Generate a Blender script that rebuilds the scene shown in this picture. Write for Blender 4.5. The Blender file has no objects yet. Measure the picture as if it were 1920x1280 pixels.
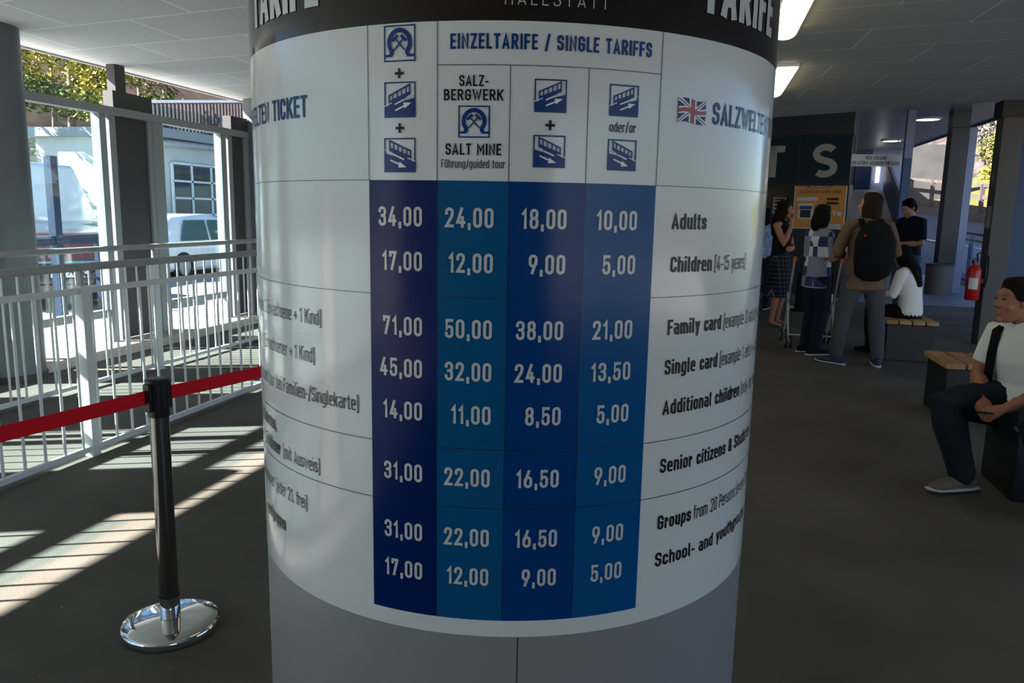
import bpy, bmesh, math, random
from mathutils import Vector, Matrix, Euler
R=math.radians
C=bpy.context.scene.collection
random.seed(7)

# ------------------------------------------------------------------ camera, sky, sun, exposure
YAW=R(13.5)
def cam2w(X,Y,z=0.0): return Vector((X*math.cos(YAW)-Y*math.sin(YAW), X*math.sin(YAW)+Y*math.cos(YAW), z))
cd=bpy.data.cameras.new('camera'); cam=bpy.data.objects.new('camera',cd); C.objects.link(cam)
cd.sensor_width=36; cd.lens=27; cd.clip_start=.02; cd.clip_end=500
th,ro=R(9.46),R(1.09)
F=cam2w(0,math.cos(th),-math.sin(th)); U0=cam2w(0,math.sin(th),math.cos(th)); R0=cam2w(1,0)
Rr=math.cos(ro)*R0+math.sin(ro)*U0; Ur=-math.sin(ro)*R0+math.cos(ro)*U0
m=Matrix((Rr,Ur,-F)).transposed().to_4x4(); m.translation=Vector((0,0,1.52)); cam.matrix_world=m
sc=bpy.context.scene; sc.camera=cam
sc.view_settings.view_transform='Standard'; sc.view_settings.look='None'
sc.view_settings.exposure=0.0; sc.view_settings.gamma=1.0; sc.view_settings.use_curve_mapping=False
wd=bpy.data.worlds.new('sky'); sc.world=wd; wd.use_nodes=True
nt=wd.node_tree; bg=nt.nodes['Background']; sk=nt.nodes.new('ShaderNodeTexSky')
sk.sky_type='NISHITA'; sk.sun_disc=False; sk.sun_elevation=R(35.6); sk.sun_rotation=R(180); sk.altitude=500
tint=nt.nodes.new('ShaderNodeMix'); tint.data_type='RGBA'; tint.blend_type='MULTIPLY'; tint.inputs[0].default_value=1; tint.inputs[7].default_value=(.82,.95,1.14,1)
nt.links.new(sk.outputs[0],tint.inputs[6]); nt.links.new(tint.outputs[2],bg.inputs[0]); bg.inputs[1].default_value=0.30
ld=bpy.data.lights.new('sun','SUN'); ld.energy=44; ld.angle=R(.55); ld.color=(1,.95,.89)
sun=bpy.data.objects.new('sun',ld); C.objects.link(sun)
sun.rotation_euler=Vector((1.28,.55,-1)).to_track_quat('-Z','Y').to_euler(); sun.location=(-20,-8,20)

# ------------------------------------------------------------------ materials
def lin(c):
    return tuple((x/255/12.92 if x/255<=.04045 else ((x/255+.055)/1.055)**2.4) for x in c)+(1,)
def mat(name,col,rough=.6,metal=0,spec=.5,noise=0,nscale=8,bump=0,bscale=60,coat=0,srgb=True):
    M=bpy.data.materials.new(name); M.use_nodes=True; n=M.node_tree; b=n.nodes['Principled BSDF']
    c=lin(col) if srgb else tuple(col)+(1,)
    b.inputs['Base Color'].default_value=c; b.inputs['Roughness'].default_value=rough
    b.inputs['Metallic'].default_value=metal; b.inputs['Specular IOR Level'].default_value=spec
    b.inputs['Coat Weight'].default_value=coat; b.inputs['Coat Roughness'].default_value=.04
    if noise or bump:
        tc=n.nodes.new('ShaderNodeTexCoord')
    if noise:
        t=n.nodes.new('ShaderNodeTexNoise'); t.inputs['Scale'].default_value=nscale; t.inputs['Detail'].default_value=6
        n.links.new(tc.outputs['Object'],t.inputs['Vector'])
        mr=n.nodes.new('ShaderNodeMapRange'); mr.inputs[1].default_value=.3; mr.inputs[2].default_value=.7
        mr.inputs[3].default_value=1-noise; mr.inputs[4].default_value=1+noise; n.links.new(t.outputs[0],mr.inputs[0])
        mx=n.nodes.new('ShaderNodeMix'); mx.data_type='RGBA'; mx.blend_type='MULTIPLY'; mx.inputs[0].default_value=1
        mx.inputs[6].default_value=c; n.links.new(mr.outputs[0],mx.inputs[7]); n.links.new(mx.outputs[2],b.inputs['Base Color'])
    if bump:
        t2=n.nodes.new('ShaderNodeTexNoise'); t2.inputs['Scale'].default_value=bscale; t2.inputs['Detail'].default_value=4
        n.links.new(tc.outputs['Object'],t2.inputs['Vector'])
        bp=n.nodes.new('ShaderNodeBump'); bp.inputs['Strength'].default_value=bump; bp.inputs['Distance'].default_value=.02
        n.links.new(t2.outputs[0],bp.inputs['Height']); n.links.new(bp.outputs[0],b.inputs['Normal'])
    return M
def emis(name,col,s):
    M=bpy.data.materials.new(name); M.use_nodes=True; b=M.node_tree.nodes['Principled BSDF']
    b.inputs['Base Color'].default_value=lin(col); b.inputs['Emission Color'].default_value=lin(col); b.inputs['Emission Strength'].default_value=s
    return M
def glass(name,tint,refl=1.0):
    M=bpy.data.materials.new(name); M.use_nodes=True; n=M.node_tree; n.nodes.remove(n.nodes['Principled BSDF'])
    tr=n.nodes.new('ShaderNodeBsdfTransparent'); tr.inputs[0].default_value=tuple(tint)+(1,)
    gl=n.nodes.new('ShaderNodeBsdfGlossy'); gl.inputs['Roughness'].default_value=.01
    fr=n.nodes.new('ShaderNodeFresnel'); gm=n.nodes.new('ShaderNodeNewGeometry'); io=n.nodes.new('ShaderNodeMapRange'); io.inputs[3].default_value=1.5; io.inputs[4].default_value=1/1.5
    n.links.new(gm.outputs['Backfacing'],io.inputs[0]); n.links.new(io.outputs[0],fr.inputs[0])
    mu=n.nodes.new('ShaderNodeMath'); mu.operation='MULTIPLY'; mu.inputs[1].default_value=refl; n.links.new(fr.outputs[0],mu.inputs[0])
    mx=n.nodes.new('ShaderNodeMixShader'); n.links.new(mu.outputs[0],mx.inputs[0]); n.links.new(tr.outputs[0],mx.inputs[1]); n.links.new(gl.outputs[0],mx.inputs[2])
    n.links.new(mx.outputs[0],n.nodes['Material Output'].inputs[0]); return M
M={}
M['galv']=mat('galvanised_steel',(150,152,152),.5,.0,.5,.12,6)
M['frame']=mat('grey_frame_paint',(132,136,138),.45)
M['white_paint']=mat('white_rail_paint',(212,216,216),.4)
M['column']=mat('grey_column_paint',(92,98,104),.45,0,.5,.08,5)
M['dark_panel']=mat('dark_panel_paint',(58,57,57),.5)
M['black']=mat('black_plastic',(14,14,15),.35)
M['chrome']=mat('polished_steel',(215,215,215),.06,1)
M['red_belt']=mat('red_webbing',(222,10,34),.75,0,.3,0,8,.25,900)
M['curb']=mat('pale_concrete_curb',(176,168,158),.85,0,.3,.1,5,.2,40)
M['paving']=mat('grey_concrete_ground',(158,156,152),.85,0,.3,.12,.8,.15,30)
M['poster']=mat('white_gloss_laminate',(204,207,206),.13,0,.45,.02,3,.012,9,0)
M['band']=mat('brown_black_gloss_laminate',(22,15,13),.1,0,.4,0,8,.012,9,0)
M['shaft']=mat('grey_satin_cladding',(128,130,134),.34,0,.6)
for k,c in dict(price_a=(3,30,88),price_b=(6,78,124),price_c=(1,54,116),price_d=(2,76,132)).items():
    M[k]=mat('blue_print_'+k,c,.18,0,.16,0,8,.012,9,0)
M['ink_blue']=mat('navy_ink',(10,52,112),.25,0,.25); M['ink_black']=mat('black_ink',(18,20,23),.3,0,.2); M['ink_white']=mat('white_ink',(190,192,190),.2)
M['line']=mat('dark_rule_ink',(30,36,52),.3); M['bright_white']=mat('bright_white_print',(225,225,225),.3); M['ink_red']=mat('red_ink',(150,26,32),.25)
M['wood']=mat('bench_wood',(170,128,84),.55,0,.4,.25,9,.1,30)
M['bench_black']=mat('bench_dark_metal',(20,22,26),.45)
M['teal']=mat('teal_sign_panel',(8,40,50),.55,0,.3); M['letter']=mat('warm_white_letter',(176,168,160),.5)
M['dark_wall']=mat('dark_grey_wall',(56,56,60),.6); M['fascia']=mat('charcoal_fascia',(24,24,27),.5)
M['soffit']=mat('pale_soffit_panel',(150,150,160),.4); M['orange']=mat('orange_poster_print',(222,140,36),.4)
M['blue_wall']=mat('blue_panel_paint',(28,66,104),.5); M['pale_blue']=mat('pale_blue_wall',(128,134,158),.6)
M['skin']=mat('skin_light',(196,140,112),.55,0,.4,.06,18); M['skin_dark']=mat('skin_tan',(160,106,80),.55,0,.4,.06,18)
M['eye']=mat('eye_dark',(25,18,14),.15)
M['hair']=mat('dark_brown_hair',(26,18,14),.75,0,.15,.3,60,.5,120); M['hair_black']=mat('black_hair',(10,9,10),.75,0,.15,.3,60,.5,120)
M['white_cloth']=mat('white_cotton',(232,229,222),.85,0,.2,.03,6,.25,26); M['black_cloth']=mat('black_cloth',(16,16,19),.85,0,.2,.1,8,.2,40)
M['navy_cloth']=mat('navy_cloth',(26,28,46),.85,0,.2,.1,8,.2,40); M['dark_jean']=mat('dark_denim',(30,38,48),.85,0,.2,.15,20,.2,60)
M['brown_cloth']=mat('brown_cloth',(112,88,70),.85,0,.2,.08,8,.2,40); M['grey_cloth']=mat('grey_trouser_cloth',(78,74,78),.85,0,.2,.08,8,.2,40)
M['blue_jean']=mat('blue_denim',(66,90,112),.85,0,.2,.1,20); M['shoe']=mat('brown_grey_shoe',(104,92,80),.7); M['shoe_navy']=mat('navy_shoe',(34,48,72),.6)
M['sole']=mat('white_sole',(190,190,188),.6); M['sock']=mat('pale_sock',(170,165,155),.9); M['red_cloth']=mat('dark_red_cloth',(110,14,26),.8)
M['stroller']=mat('pale_stroller_tube',(190,180,170),.35,.2); M['orange_grip']=mat('orange_grip',(230,92,30),.5); M['rubber']=mat('black_rubber',(20,20,20),.8)
M['ext_red']=mat('fire_red_paint',(176,22,20),.3); M['paper']=mat('white_paper',(215,213,208),.8)
M['wood_grey']=mat('weathered_grey_wood',(70,62,61),.8,0,.3,.2,6); M['road']=mat('grey_road_asphalt',(84,87,94),.85,0,.3,.08,2)
M['grass']=mat('dry_lawn_grass',(82,80,38),.95,0,.2,.3,3,.5,20); M['bark']=mat('pale_bark',(126,112,98),.9,0,.2,.3,5,.4,20)
M['hill']=mat('leaf_litter_hillside',(64,46,32),.95,0,.2,.5,1.4,.6,4); M['render']=mat('pale_rendered_wall',(188,190,184),.85,0,.3,.05,2)
M['beige_wall']=mat('beige_concrete_wall',(128,122,110),.85,0,.3,.08,1.5); M['car_white']=mat('white_car_paint',(222,226,228),.15,0,.5,0,8,0,60,.5)
M['car_brown']=mat('dark_maroon_car_paint',(62,38,36),.2,0,.5,0,8,0,60,.5); M['car_glass']=mat('dark_car_glass',(60,92,100),.05)
M['tail_red']=mat('red_tail_lamp',(190,20,36),.2); M['blue_steel']=mat('blue_steel_paint',(26,42,66),.4); M['rock']=mat('pale_limestone_rock',(66,60,60),.95,0,.1,.6,1.6,.9,3)
M['pane']=glass('clear_tinted_glass',(.80,.91,.93)); M['rail_glass']=glass('rail_glass',(.8,.86,.95),1.0); M['window_dark']=mat('dark_window_glass',(60,70,76),.05)
M['lamp']=emis('fluorescent_diffuser',(255,236,186),5.5); M['downlight']=emis('downlight_lens',(255,250,205),3); M['warm_int']=mat('warm_beige_interior',(120,104,82),.7)
M['lit_tube']=emis('lit_tube',(255,250,245),3)
def leafmat(name,c1,c2):
    Mt=mat(name,c1,.7,0,.3); n=Mt.node_tree; b=n.nodes['Principled BSDF']
    g=n.nodes.new('ShaderNodeNewGeometry'); mx=n.nodes.new('ShaderNodeMix'); mx.data_type='RGBA'
    mx.inputs[6].default_value=lin(c1); mx.inputs[7].default_value=lin(c2); n.links.new(g.outputs['Random Per Island'],mx.inputs[0]); n.links.new(mx.outputs[2],b.inputs['Base Color'])
    return Mt
M['leaf_green']=leafmat('green_leaves',(38,50,16),(104,116,36)); M['leaf_yellow']=leafmat('yellow_green_leaves',(92,94,26),(164,154,54)); M['leaf_brown']=leafmat('autumn_leaves',(66,44,26),(104,78,50))
M['leaf_ivy']=leafmat('ivy_leaves',(44,54,22),(118,112,54)); M['twig']=leafmat('grey_brush',(84,76,72),(120,112,106))
def checks(name,cols,sc):
    Mt=mat(name,cols[0],.85,0,.2); n=Mt.node_tree; b=n.nodes['Principled BSDF']; tc=n.nodes.new('ShaderNodeTexCoord')
    a=n.nodes.new('ShaderNodeTexChecker'); a.inputs['Scale'].default_value=sc; a.inputs[1].default_value=lin(cols[0]); a.inputs[2].default_value=lin(cols[1])
    a2=n.nodes.new('ShaderNodeTexChecker'); a2.inputs['Scale'].default_value=sc*.5; a2.inputs[1].default_value=lin(cols[2]); n.links.new(tc.outputs['Object'],a.inputs[0]); n.links.new(tc.outputs['Object'],a2.inputs[0])
    n.links.new(a.outputs[0],a2.inputs[2]); n.links.new(a2.outputs[0],b.inputs['Base Color']); return Mt
M['patchwork']=checks('navy_white_patchwork_cloth',((52,58,92),(196,198,206),(128,130,150)),9)
def plaid(name):
    Mt=mat(name,(22,24,32),.9,0,.2); n=Mt.node_tree; b=n.nodes['Principled BSDF']; tc=n.nodes.new('ShaderNodeTexCoord'); out=None
    for d,s in (('X',6.5),('Z',5.2)):
        w=n.nodes.new('ShaderNodeTexWave'); w.bands_direction=d; w.inputs['Scale'].default_value=s; w.inputs['Distortion'].default_value=.6
        n.links.new(tc.outputs['Object'],w.inputs[0]); r=n.nodes.new('ShaderNodeMath'); r.operation='GREATER_THAN'; r.inputs[1].default_value=.98; n.links.new(w.outputs['Fac'],r.inputs[0])
        if out is None: out=r
        else:
            mxx=n.nodes.new('ShaderNodeMath'); mxx.operation='MAXIMUM'; n.links.new(out.outputs[0],mxx.inputs[0]); n.links.new(r.outputs[0],mxx.inputs[1]); out=mxx
    mx=n.nodes.new('ShaderNodeMix'); mx.data_type='RGBA'; mx.inputs[6].default_value=lin((20,22,32)); mx.inputs[7].default_value=lin((92,92,96))
    n.links.new(out.outputs[0],mx.inputs[0]); n.links.new(mx.outputs[2],b.inputs['Base Color']); return Mt
M['plaid']=plaid('dark_plaid_cloth')
def floor_mat():
    Mt=mat('dark_worn_asphalt',(95,91,84),.75,0,.12,.22,1.3,.12,90); n=Mt.node_tree; b=n.nodes['Principled BSDF']
    src=b.inputs['Base Color'].links[0].from_socket; tc=n.nodes.new('ShaderNodeTexCoord')
    v=n.nodes.new('ShaderNodeTexVoronoi'); v.inputs['Scale'].default_value=11; n.links.new(tc.outputs['Object'],v.inputs['Vector'])
    lt=n.nodes.new('ShaderNodeMath'); lt.operation='LESS_THAN'; lt.inputs[1].default_value=.035; n.links.new(v.outputs['Distance'],lt.inputs[0])
    s2=n.nodes.new('ShaderNodeSeparateColor'); n.links.new(v.outputs['Color'],s2.inputs[0]); gt=n.nodes.new('ShaderNodeMath'); gt.operation='GREATER_THAN'; gt.inputs[1].default_value=.72; n.links.new(s2.outputs[0],gt.inputs[0])
    mu=n.nodes.new('ShaderNodeMath'); mu.operation='MULTIPLY'; n.links.new(lt.outputs[0],mu.inputs[0]); n.links.new(gt.outputs[0],mu.inputs[1])
    mx=n.nodes.new('ShaderNodeMix'); mx.data_type='RGBA'; n.links.new(mu.outputs[0],mx.inputs[0]); n.links.new(src,mx.inputs[6]); mx.inputs[7].default_value=lin((190,188,182)); n.links.new(mx.outputs[2],b.inputs['Base Color'])
    return Mt
M['floor']=floor_mat()
def ceil_mat():
    Mt=mat('wood_wool_ceiling_board',(158,158,156),.9,0,.2,0,1,.3,55); n=Mt.node_tree; b=n.nodes['Principled BSDF']; tc=n.nodes.new('ShaderNodeTexCoord')
    def dot(v,off):
        d=n.nodes.new('ShaderNodeVectorMath'); d.operation='DOT_PRODUCT'; d.inputs[1].default_value=v; n.links.new(tc.outputs['Object'],d.inputs[0])
        a=n.nodes.new('ShaderNodeMath'); a.inputs[1].default_value=off; n.links.new(d.outputs['Value'],a.inputs[0]); return a
    u=dot((1,.04,0),4.885+1.27*20); v=dot((.167,1,0),-4.74+.716*40); cb=n.nodes.new('ShaderNodeCombineXYZ'); n.links.new(u.outputs[0],cb.inputs[0]); n.links.new(v.outputs[0],cb.inputs[1])
    br=n.nodes.new('ShaderNodeTexBrick'); n.links.new(cb.outputs[0],br.inputs['Vector']); br.inputs['Scale'].default_value=1; br.inputs['Brick Width'].default_value=1.27; br.inputs['Row Height'].default_value=.716
    br.inputs['Mortar Size'].default_value=.007; br.inputs['Mortar Smooth'].default_value=.2; br.inputs['Color1'].default_value=lin((184,186,188)); br.inputs['Color2'].default_value=lin((192,193,194)); br.inputs['Mortar'].default_value=lin((232,234,234))
    nz=n.nodes.new('ShaderNodeTexNoise'); nz.inputs['Scale'].default_value=40; nz.inputs['Detail'].default_value=8; n.links.new(tc.outputs['Object'],nz.inputs[0])
    mr=n.nodes.new('ShaderNodeMapRange'); mr.inputs[3].default_value=.85; mr.inputs[4].default_value=1.12; n.links.new(nz.outputs[0],mr.inputs[0])
    mx=n.nodes.new('ShaderNodeMix'); mx.data_type='RGBA'; mx.blend_type='MULTIPLY'; mx.inputs[0].default_value=1; n.links.new(br.outputs[0],mx.inputs[6]); n.links.new(mr.outputs[0],mx.inputs[7])
    n.links.new(mx.outputs[2],b.inputs['Base Color']); return Mt
M['ceiling']=ceil_mat()

# ------------------------------------------------------------------ mesh helpers
class MB:
    def __init__(s): s.v=[]; s.f=[]
    def add(s,vs,fs):
        o=len(s.v); s.v+= [Vector(v) for v in vs]; s.f+=[tuple(i+o for i in f) for f in fs]; return s
    def box(s,x0,x1,y0,y1,z0,z1):
        return s.add([(x0,y0,z0),(x1,y0,z0),(x1,y1,z0),(x0,y1,z0),(x0,y0,z1),(x1,y0,z1),(x1,y1,z1),(x0,y1,z1)],
          [(3,2,1,0),(4,5,6,7),(0,1,5,4),(1,2,6,5),(2,3,7,6),(3,0,4,7)])
    def bar(s,a,b,w,h=None,up=(0,0,1)):                       # rectangular bar between two points
        a,b=Vector(a),Vector(b); h=h or w; t=(b-a).normalized(); u=Vector(up)
        if abs(t.dot(u))>.95: u=Vector((0,1,0))
        sd=t.cross(u).normalized()*w/2; u=sd.cross(t).normalized()*h/2
        return s.add([a-sd-u,a+sd-u,a+sd+u,a-sd+u,b-sd-u,b+sd-u,b+sd+u,b-sd+u],[(0,1,2,3),(7,6,5,4),(1,0,4,5),(2,1,5,6),(3,2,6,7),(0,3,7,4)])
    def loft(s,pts,rads,n=12,ref=(1,0,0),cap=True):
        pts=[Vector(p) for p in pts]; rads=[(r,r) if not isinstance(r,(tuple,list)) else r for r in rads]; ref=Vector(ref)
        N=len(pts); T=[(pts[min(i+1,N-1)]-pts[max(i-1,0)]).normalized() for i in range(N)]
        P=list(zip(pts,rads,T))
        if cap:
            r0,r1=rads[0],rads[-1]
            P=[(pts[0]-T[0]*min(r0)*.75,(r0[0]*.5,r0[1]*.5),T[0])]+P+[(pts[-1]+T[-1]*min(r1)*.75,(r1[0]*.5,r1[1]*.5),T[-1])]
        o=len(s.v)
        for p,r,t in P:
            a=ref-t*ref.dot(t)
            if a.length<.05: a=Vector((0,1,0))-t*t.y
            a.normalize(); b=t.cross(a)
            for k in range(n):
                q=2*math.pi*k/n; s.v.append(p+a*math.cos(q)*r[0]+b*math.sin(q)*r[1])
        L=len(P)
        for i in range(L-1):
            for k in range(n): s.f.append((o+i*n+k,o+i*n+(k+1)%n,o+(i+1)*n+(k+1)%n,o+(i+1)*n+k))
        s.f.append(tuple(o+k for k in reversed(range(n)))); s.f.append(tuple(o+(L-1)*n+k for k in range(n))); return s
    def tube(s,pts,r,n=10): return s.loft(pts,[r]*len(pts),n,(1,0.13,0),False)
    def lathe(s,prof,c=(0,0,0),n=32,a0=0,a1=360):
        o=len(s.v); full=(a1-a0)>=360; K=n if full else n+1; c=Vector(c)
        for r,z in prof:
            for k in range(K):
                q=R(a0+(a1-a0)*k/n); s.v.append(c+Vector((r*math.cos(q),r*math.sin(q),z)))
        for i in range(len(prof)-1):
            for k in range(n):
                k2=(k+1)%K; s.f.append((o+i*K+k,o+i*K+k2,o+(i+1)*K+k2,o+(i+1)*K+k))
        return s
    def ell(s,c,r,n=14,mt=None):
        c=Vector(c); rings=n//2; o=len(s.v)
        for i in range(1,rings):
            for k in range(n):
                a=math.pi*i/rings; q=2*math.pi*k/n; s.v.append(c+Vector((r[0]*math.sin(a)*math.cos(q),r[1]*math.sin(a)*math.sin(q),r[2]*math.cos(a))))
        s.v.append(c+Vector((0,0,r[2]))); s.v.append(c-Vector((0,0,r[2]))); t=len(s.v)-2
        for i in range(rings-2):
            for k in range(n): s.f.append((o+i*n+k,o+(i+1)*n+k,o+(i+1)*n+(k+1)%n,o+i*n+(k+1)%n))
        for k in range(n):
            s.f.append((t,o+k,o+(k+1)%n)); b=o+(rings-2)*n; s.f.append((t+1,b+(k+1)%n,b+k))
        return s
    def prism(s,poly,z0,z1):
        n=len(poly); o=len(s.v); s.v+=[Vector((x,y,z0)) for x,y in poly]+[Vector((x,y,z1)) for x,y in poly]
        s.f+=[tuple(o+i for i in reversed(range(n))),tuple(o+n+i for i in range(n))]+[(o+i,o+(i+1)%n,o+n+(i+1)%n,o+n+i) for i in range(n)]; return s
    def xf(s,mt,start=0):
        for i in range(start,len(s.v)): s.v[i]=mt@s.v[i]
        return s
    def build(s,name,m,parent=None,world=True,smooth=False,bevel=0,remesh=0):
        me=bpy.data.meshes.new(name); off=Vector((0,0,0))
        if parent is not None and world:
            p=parent
            while p is not None: off+=p.location; p=p.parent
        me.from_pydata([v-off for v in s.v],[],s.f); me.materials.append(M[m] if isinstance(m,str) else m)
        if smooth: me.polygons.foreach_set('use_smooth',[True]*len(me.polygons))
        me.update(); o=bpy.data.objects.new(name,me); C.objects.link(o)
        if parent is not None: o.parent=parent
        if bevel:
            b=o.modifiers.new('bevel','BEVEL'); b.width=bevel; b.segments=2; b.limit_method='ANGLE'
        if remesh:
            r=o.modifiers.new('remesh','REMESH'); r.mode='VOXEL'; r.voxel_size=remesh; r.use_smooth_shade=True
            q=o.modifiers.new('smooth','SMOOTH'); q.factor=.5; q.iterations=4
        if smooth and not remesh and not bevel:
            try: me.set_sharp_from_angle(angle=R(40))
            except Exception: pass
        return o
def thing(name,label,cat,loc=(0,0,0),rz=0,group=None,kind=None):
    o=bpy.data.objects.new(name,None); C.objects.link(o); o.location=loc; o.rotation_euler=(0,0,rz); o.empty_display_size=.1
    return tag(o,label,cat,group,kind)
def tag(o,label,cat,group=None,kind=None):
    if label: o['label']=label
    if cat: o['category']=cat
    if group: o['group']=group
    if kind: o['kind']=kind
    return o
def struct(o,label=None,cat=None):
    o['kind']='structure'
    if label: o['label']=label
    if cat: o['category']=cat
    return o
def dup(root,loc,rz=None,label=None):
    def cp(o,p):
        c=o.copy(); C.objects.link(c)
        if p is not None: c.parent=p
        for ch in list(kids.get(o,[])): cp(ch,c)
        return c
    kids={}
    for o in list(C.objects):
        if o.parent is not None: kids.setdefault(o.parent,[]).append(o)
    c=cp(root,None); c.location=loc
    if rz is not None: c.rotation_euler=(0,0,rz)
    if label: c['label']=label
    return c
def part(o,label): o['label']=label; return o

# ------------------------------------------------------------------ lettering: a narrow technical stroke alphabet
GL={'0':(.5,'c 0,0r 1,0r 1,1r 0,1r'),'1':(.3,'0,.8 .9,1 .9,0'),'2':(.5,'0,.74 0,1r 1,1r 1,.62r 0,0 1,0'),'3':(.5,'0,.8 0,1r 1,1r 1,.53r .4,.53;.4,.53 1,.53r 1,0r 0,0r 0,.2'),
'4':(.52,'.62,1 0,.22 1,.22;.75,.5 .75,0'),'5':(.5,'.95,1 .1,1 .05,.5 .2,.62r 1,.62r 1,0r 0,0r 0,.2'),'6':(.5,'c 0,0r 1,0r 1,.6r 0,.6r;.02,.35 .62,1'),'7':(.48,'0,.82 0,1 1,1 .3,0'),
'8':(.5,'c 0,0r 1,0r 1,.53r 0,.53r;c .05,.53r .95,.53r .95,1r .05,1r'),'9':(.5,'c 0,.4r 1,.4r 1,1r 0,1r;.98,.65 .38,0'),',':(.16,'.62,.1 .35,-.14'),'.':(.12,'.5,0 .5,.1'),
'A':(.56,'0,0 .5,1 1,0;.18,.25 .82,.25'),'B':(.52,'0,0 0,1;0,1 .92,1r .92,.53r 0,.53;0,.53 1,.53r 1,0r 0,0'),'C':(.5,'1,.76 1,1r 0,1r 0,0r 1,0r 1,.24'),'D':(.52,'0,0 0,1;0,1 1,1r 1,0r 0,0'),
'E':(.44,'1,1 0,1 0,0 1,0;0,.52 .85,.52'),'F':(.44,'1,1 0,1 0,0;0,.5 .85,.5'),'G':(.52,'1,.76 1,1r 0,1r 0,0r 1,0r 1,.48 .55,.48'),'H':(.52,'0,0 0,1;1,0 1,1;0,.52 1,.52'),'I':(.12,'.5,0 .5,1'),
'J':(.4,'.2,0 .3,0r 1,0r 1,1'),'K':(.54,'0,0 0,1;1,1 .05,.42;.35,.6 1,0'),'L':(.42,'0,1 0,0 1,0'),'M':(.66,'0,0 0,1 .5,.35 1,1 1,0'),'N':(.54,'0,0 0,1 1,0 1,1'),'O':(.52,'c 0,0r 1,0r 1,1r 0,1r'),'P':(.5,'0,0 0,1;0,1 1,1r 1,.46r 0,.46'),
'R':(.52,'0,0 0,1;0,1 .95,1r .95,.48r 0,.48;.5,.48 1,0'),'S':(.5,'1,.8 1,1r 0,1r 0,.52r 1,.52r 1,0r 0,0r 0,.2'),'T':(.48,'0,1 1,1;.5,1 .5,0'),'U':(.52,'0,1 0,0r 1,0r 1,1'),'V':(.54,'0,1 .5,0 1,1'),
'W':(.78,'0,1 .27,0 .5,.9 .73,0 1,1'),'Y':(.52,'0,1 .5,.45 1,1;.5,.45 .5,0'),'Z':(.48,'0,1 1,1 0,0 1,0'),
'a':(.46,'.08,.72 1,.72r 1,0;1,.42 0,.42r 0,0r 1,0'),'b':(.46,'0,1 0,0;0,0 1,0r 1,.72r 0,.72'),'c':(.43,'1,.56 1,.72r 0,.72r 0,0r 1,0r 1,.16'),'d':(.46,'1,1 1,0;1,0 0,0r 0,.72r 1,.72'),
'e':(.46,'0,.36 1,.36;1,.36 1,.72r 0,.72r 0,0r .92,0'),'f':(.3,'1,1 .35,1r .35,0;0,.72 1,.72'),'g':(.46,'1,0 0,0r 0,.72r 1,.72;1,.72 1,-.26r .05,-.26'),'h':(.46,'0,0 0,1;0,.72 1,.72r 1,0'),
'i':(.12,'.5,0 .5,.70;.5,1.01 .5,1.03'),'j':(.14,'.5,.72 .5,-.26;.5,.9 .5,1.02'),'k':(.45,'0,0 0,1;.95,.72 .05,.28;.35,.42 1,0'),'l':(.2,'.3,1 .3,0r 1,0'),'m':(.74,'0,0 0,.72;0,.72 .5,.72r .5,0;.5,.72 1,.72r 1,0'),
'n':(.46,'0,0 0,.72;0,.72 1,.72r 1,0'),'o':(.46,'c 0,0r 1,0r 1,.72r 0,.72r'),'p':(.46,'0,-.26 0,.72;0,.72 1,.72r 1,0r 0,0'),'r':(.3,'0,0 0,.72;0,.72 1,.72r 1,.58'),
's':(.42,'1,.57 1,.72r 0,.72r 0,.37r 1,.37r 1,0r 0,0r 0,.14'),'t':(.3,'.35,.95 .35,0r 1,0;0,.72 1,.72'),'u':(.46,'0,.72 0,0r 1,0;1,.72 1,0'),'v':(.44,'0,.72 .5,0 1,.72'),'w':(.66,'0,.72 .27,0 .5,.65 .73,0 1,.72'),
'x':(.44,'0,0 1,.72;0,.72 1,0'),'y':(.45,'0,.72 .52,0;1,.72 .35,-.27'),'z':(.42,'0,.72 1,.72 0,0 1,0'),'\u00fc':(.46,'0,.72 0,0r 1,0;1,.72 1,0;.2,.88 .2,1;.8,.88 .8,1'),'\u00e4':(.46,'.08,.72 1,.72r 1,0;1,.42 0,.42r 0,0r 1,0;.2,.88 .2,1;.8,.88 .8,1'),
'-':(.3,'0,.38 1,.38'),'/':(.4,'0,-.1 1,1.06'),'(':(.2,'1,1.1 0,1.1r 0,-.16r 1,-.16'),')':(.2,'0,1.1 1,1.1r 1,-.16r 0,-.16'),'+':(.44,'.5,.12 .5,.66;0,.39 1,.39'),'&':(.58,'1,0 .12,.76 .12,1r .78,1r .78,.7r 0,.36r 0,0r .75,0r 1,.4'),
'!':(.12,'.5,.3 .5,1;.5,0 .5,.12'),'?':(.46,'0,.8 0,1r 1,1r 1,.6r .5,.45 .5,.28;.5,0 .5,.12'),' ':(.26,'')}
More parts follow.
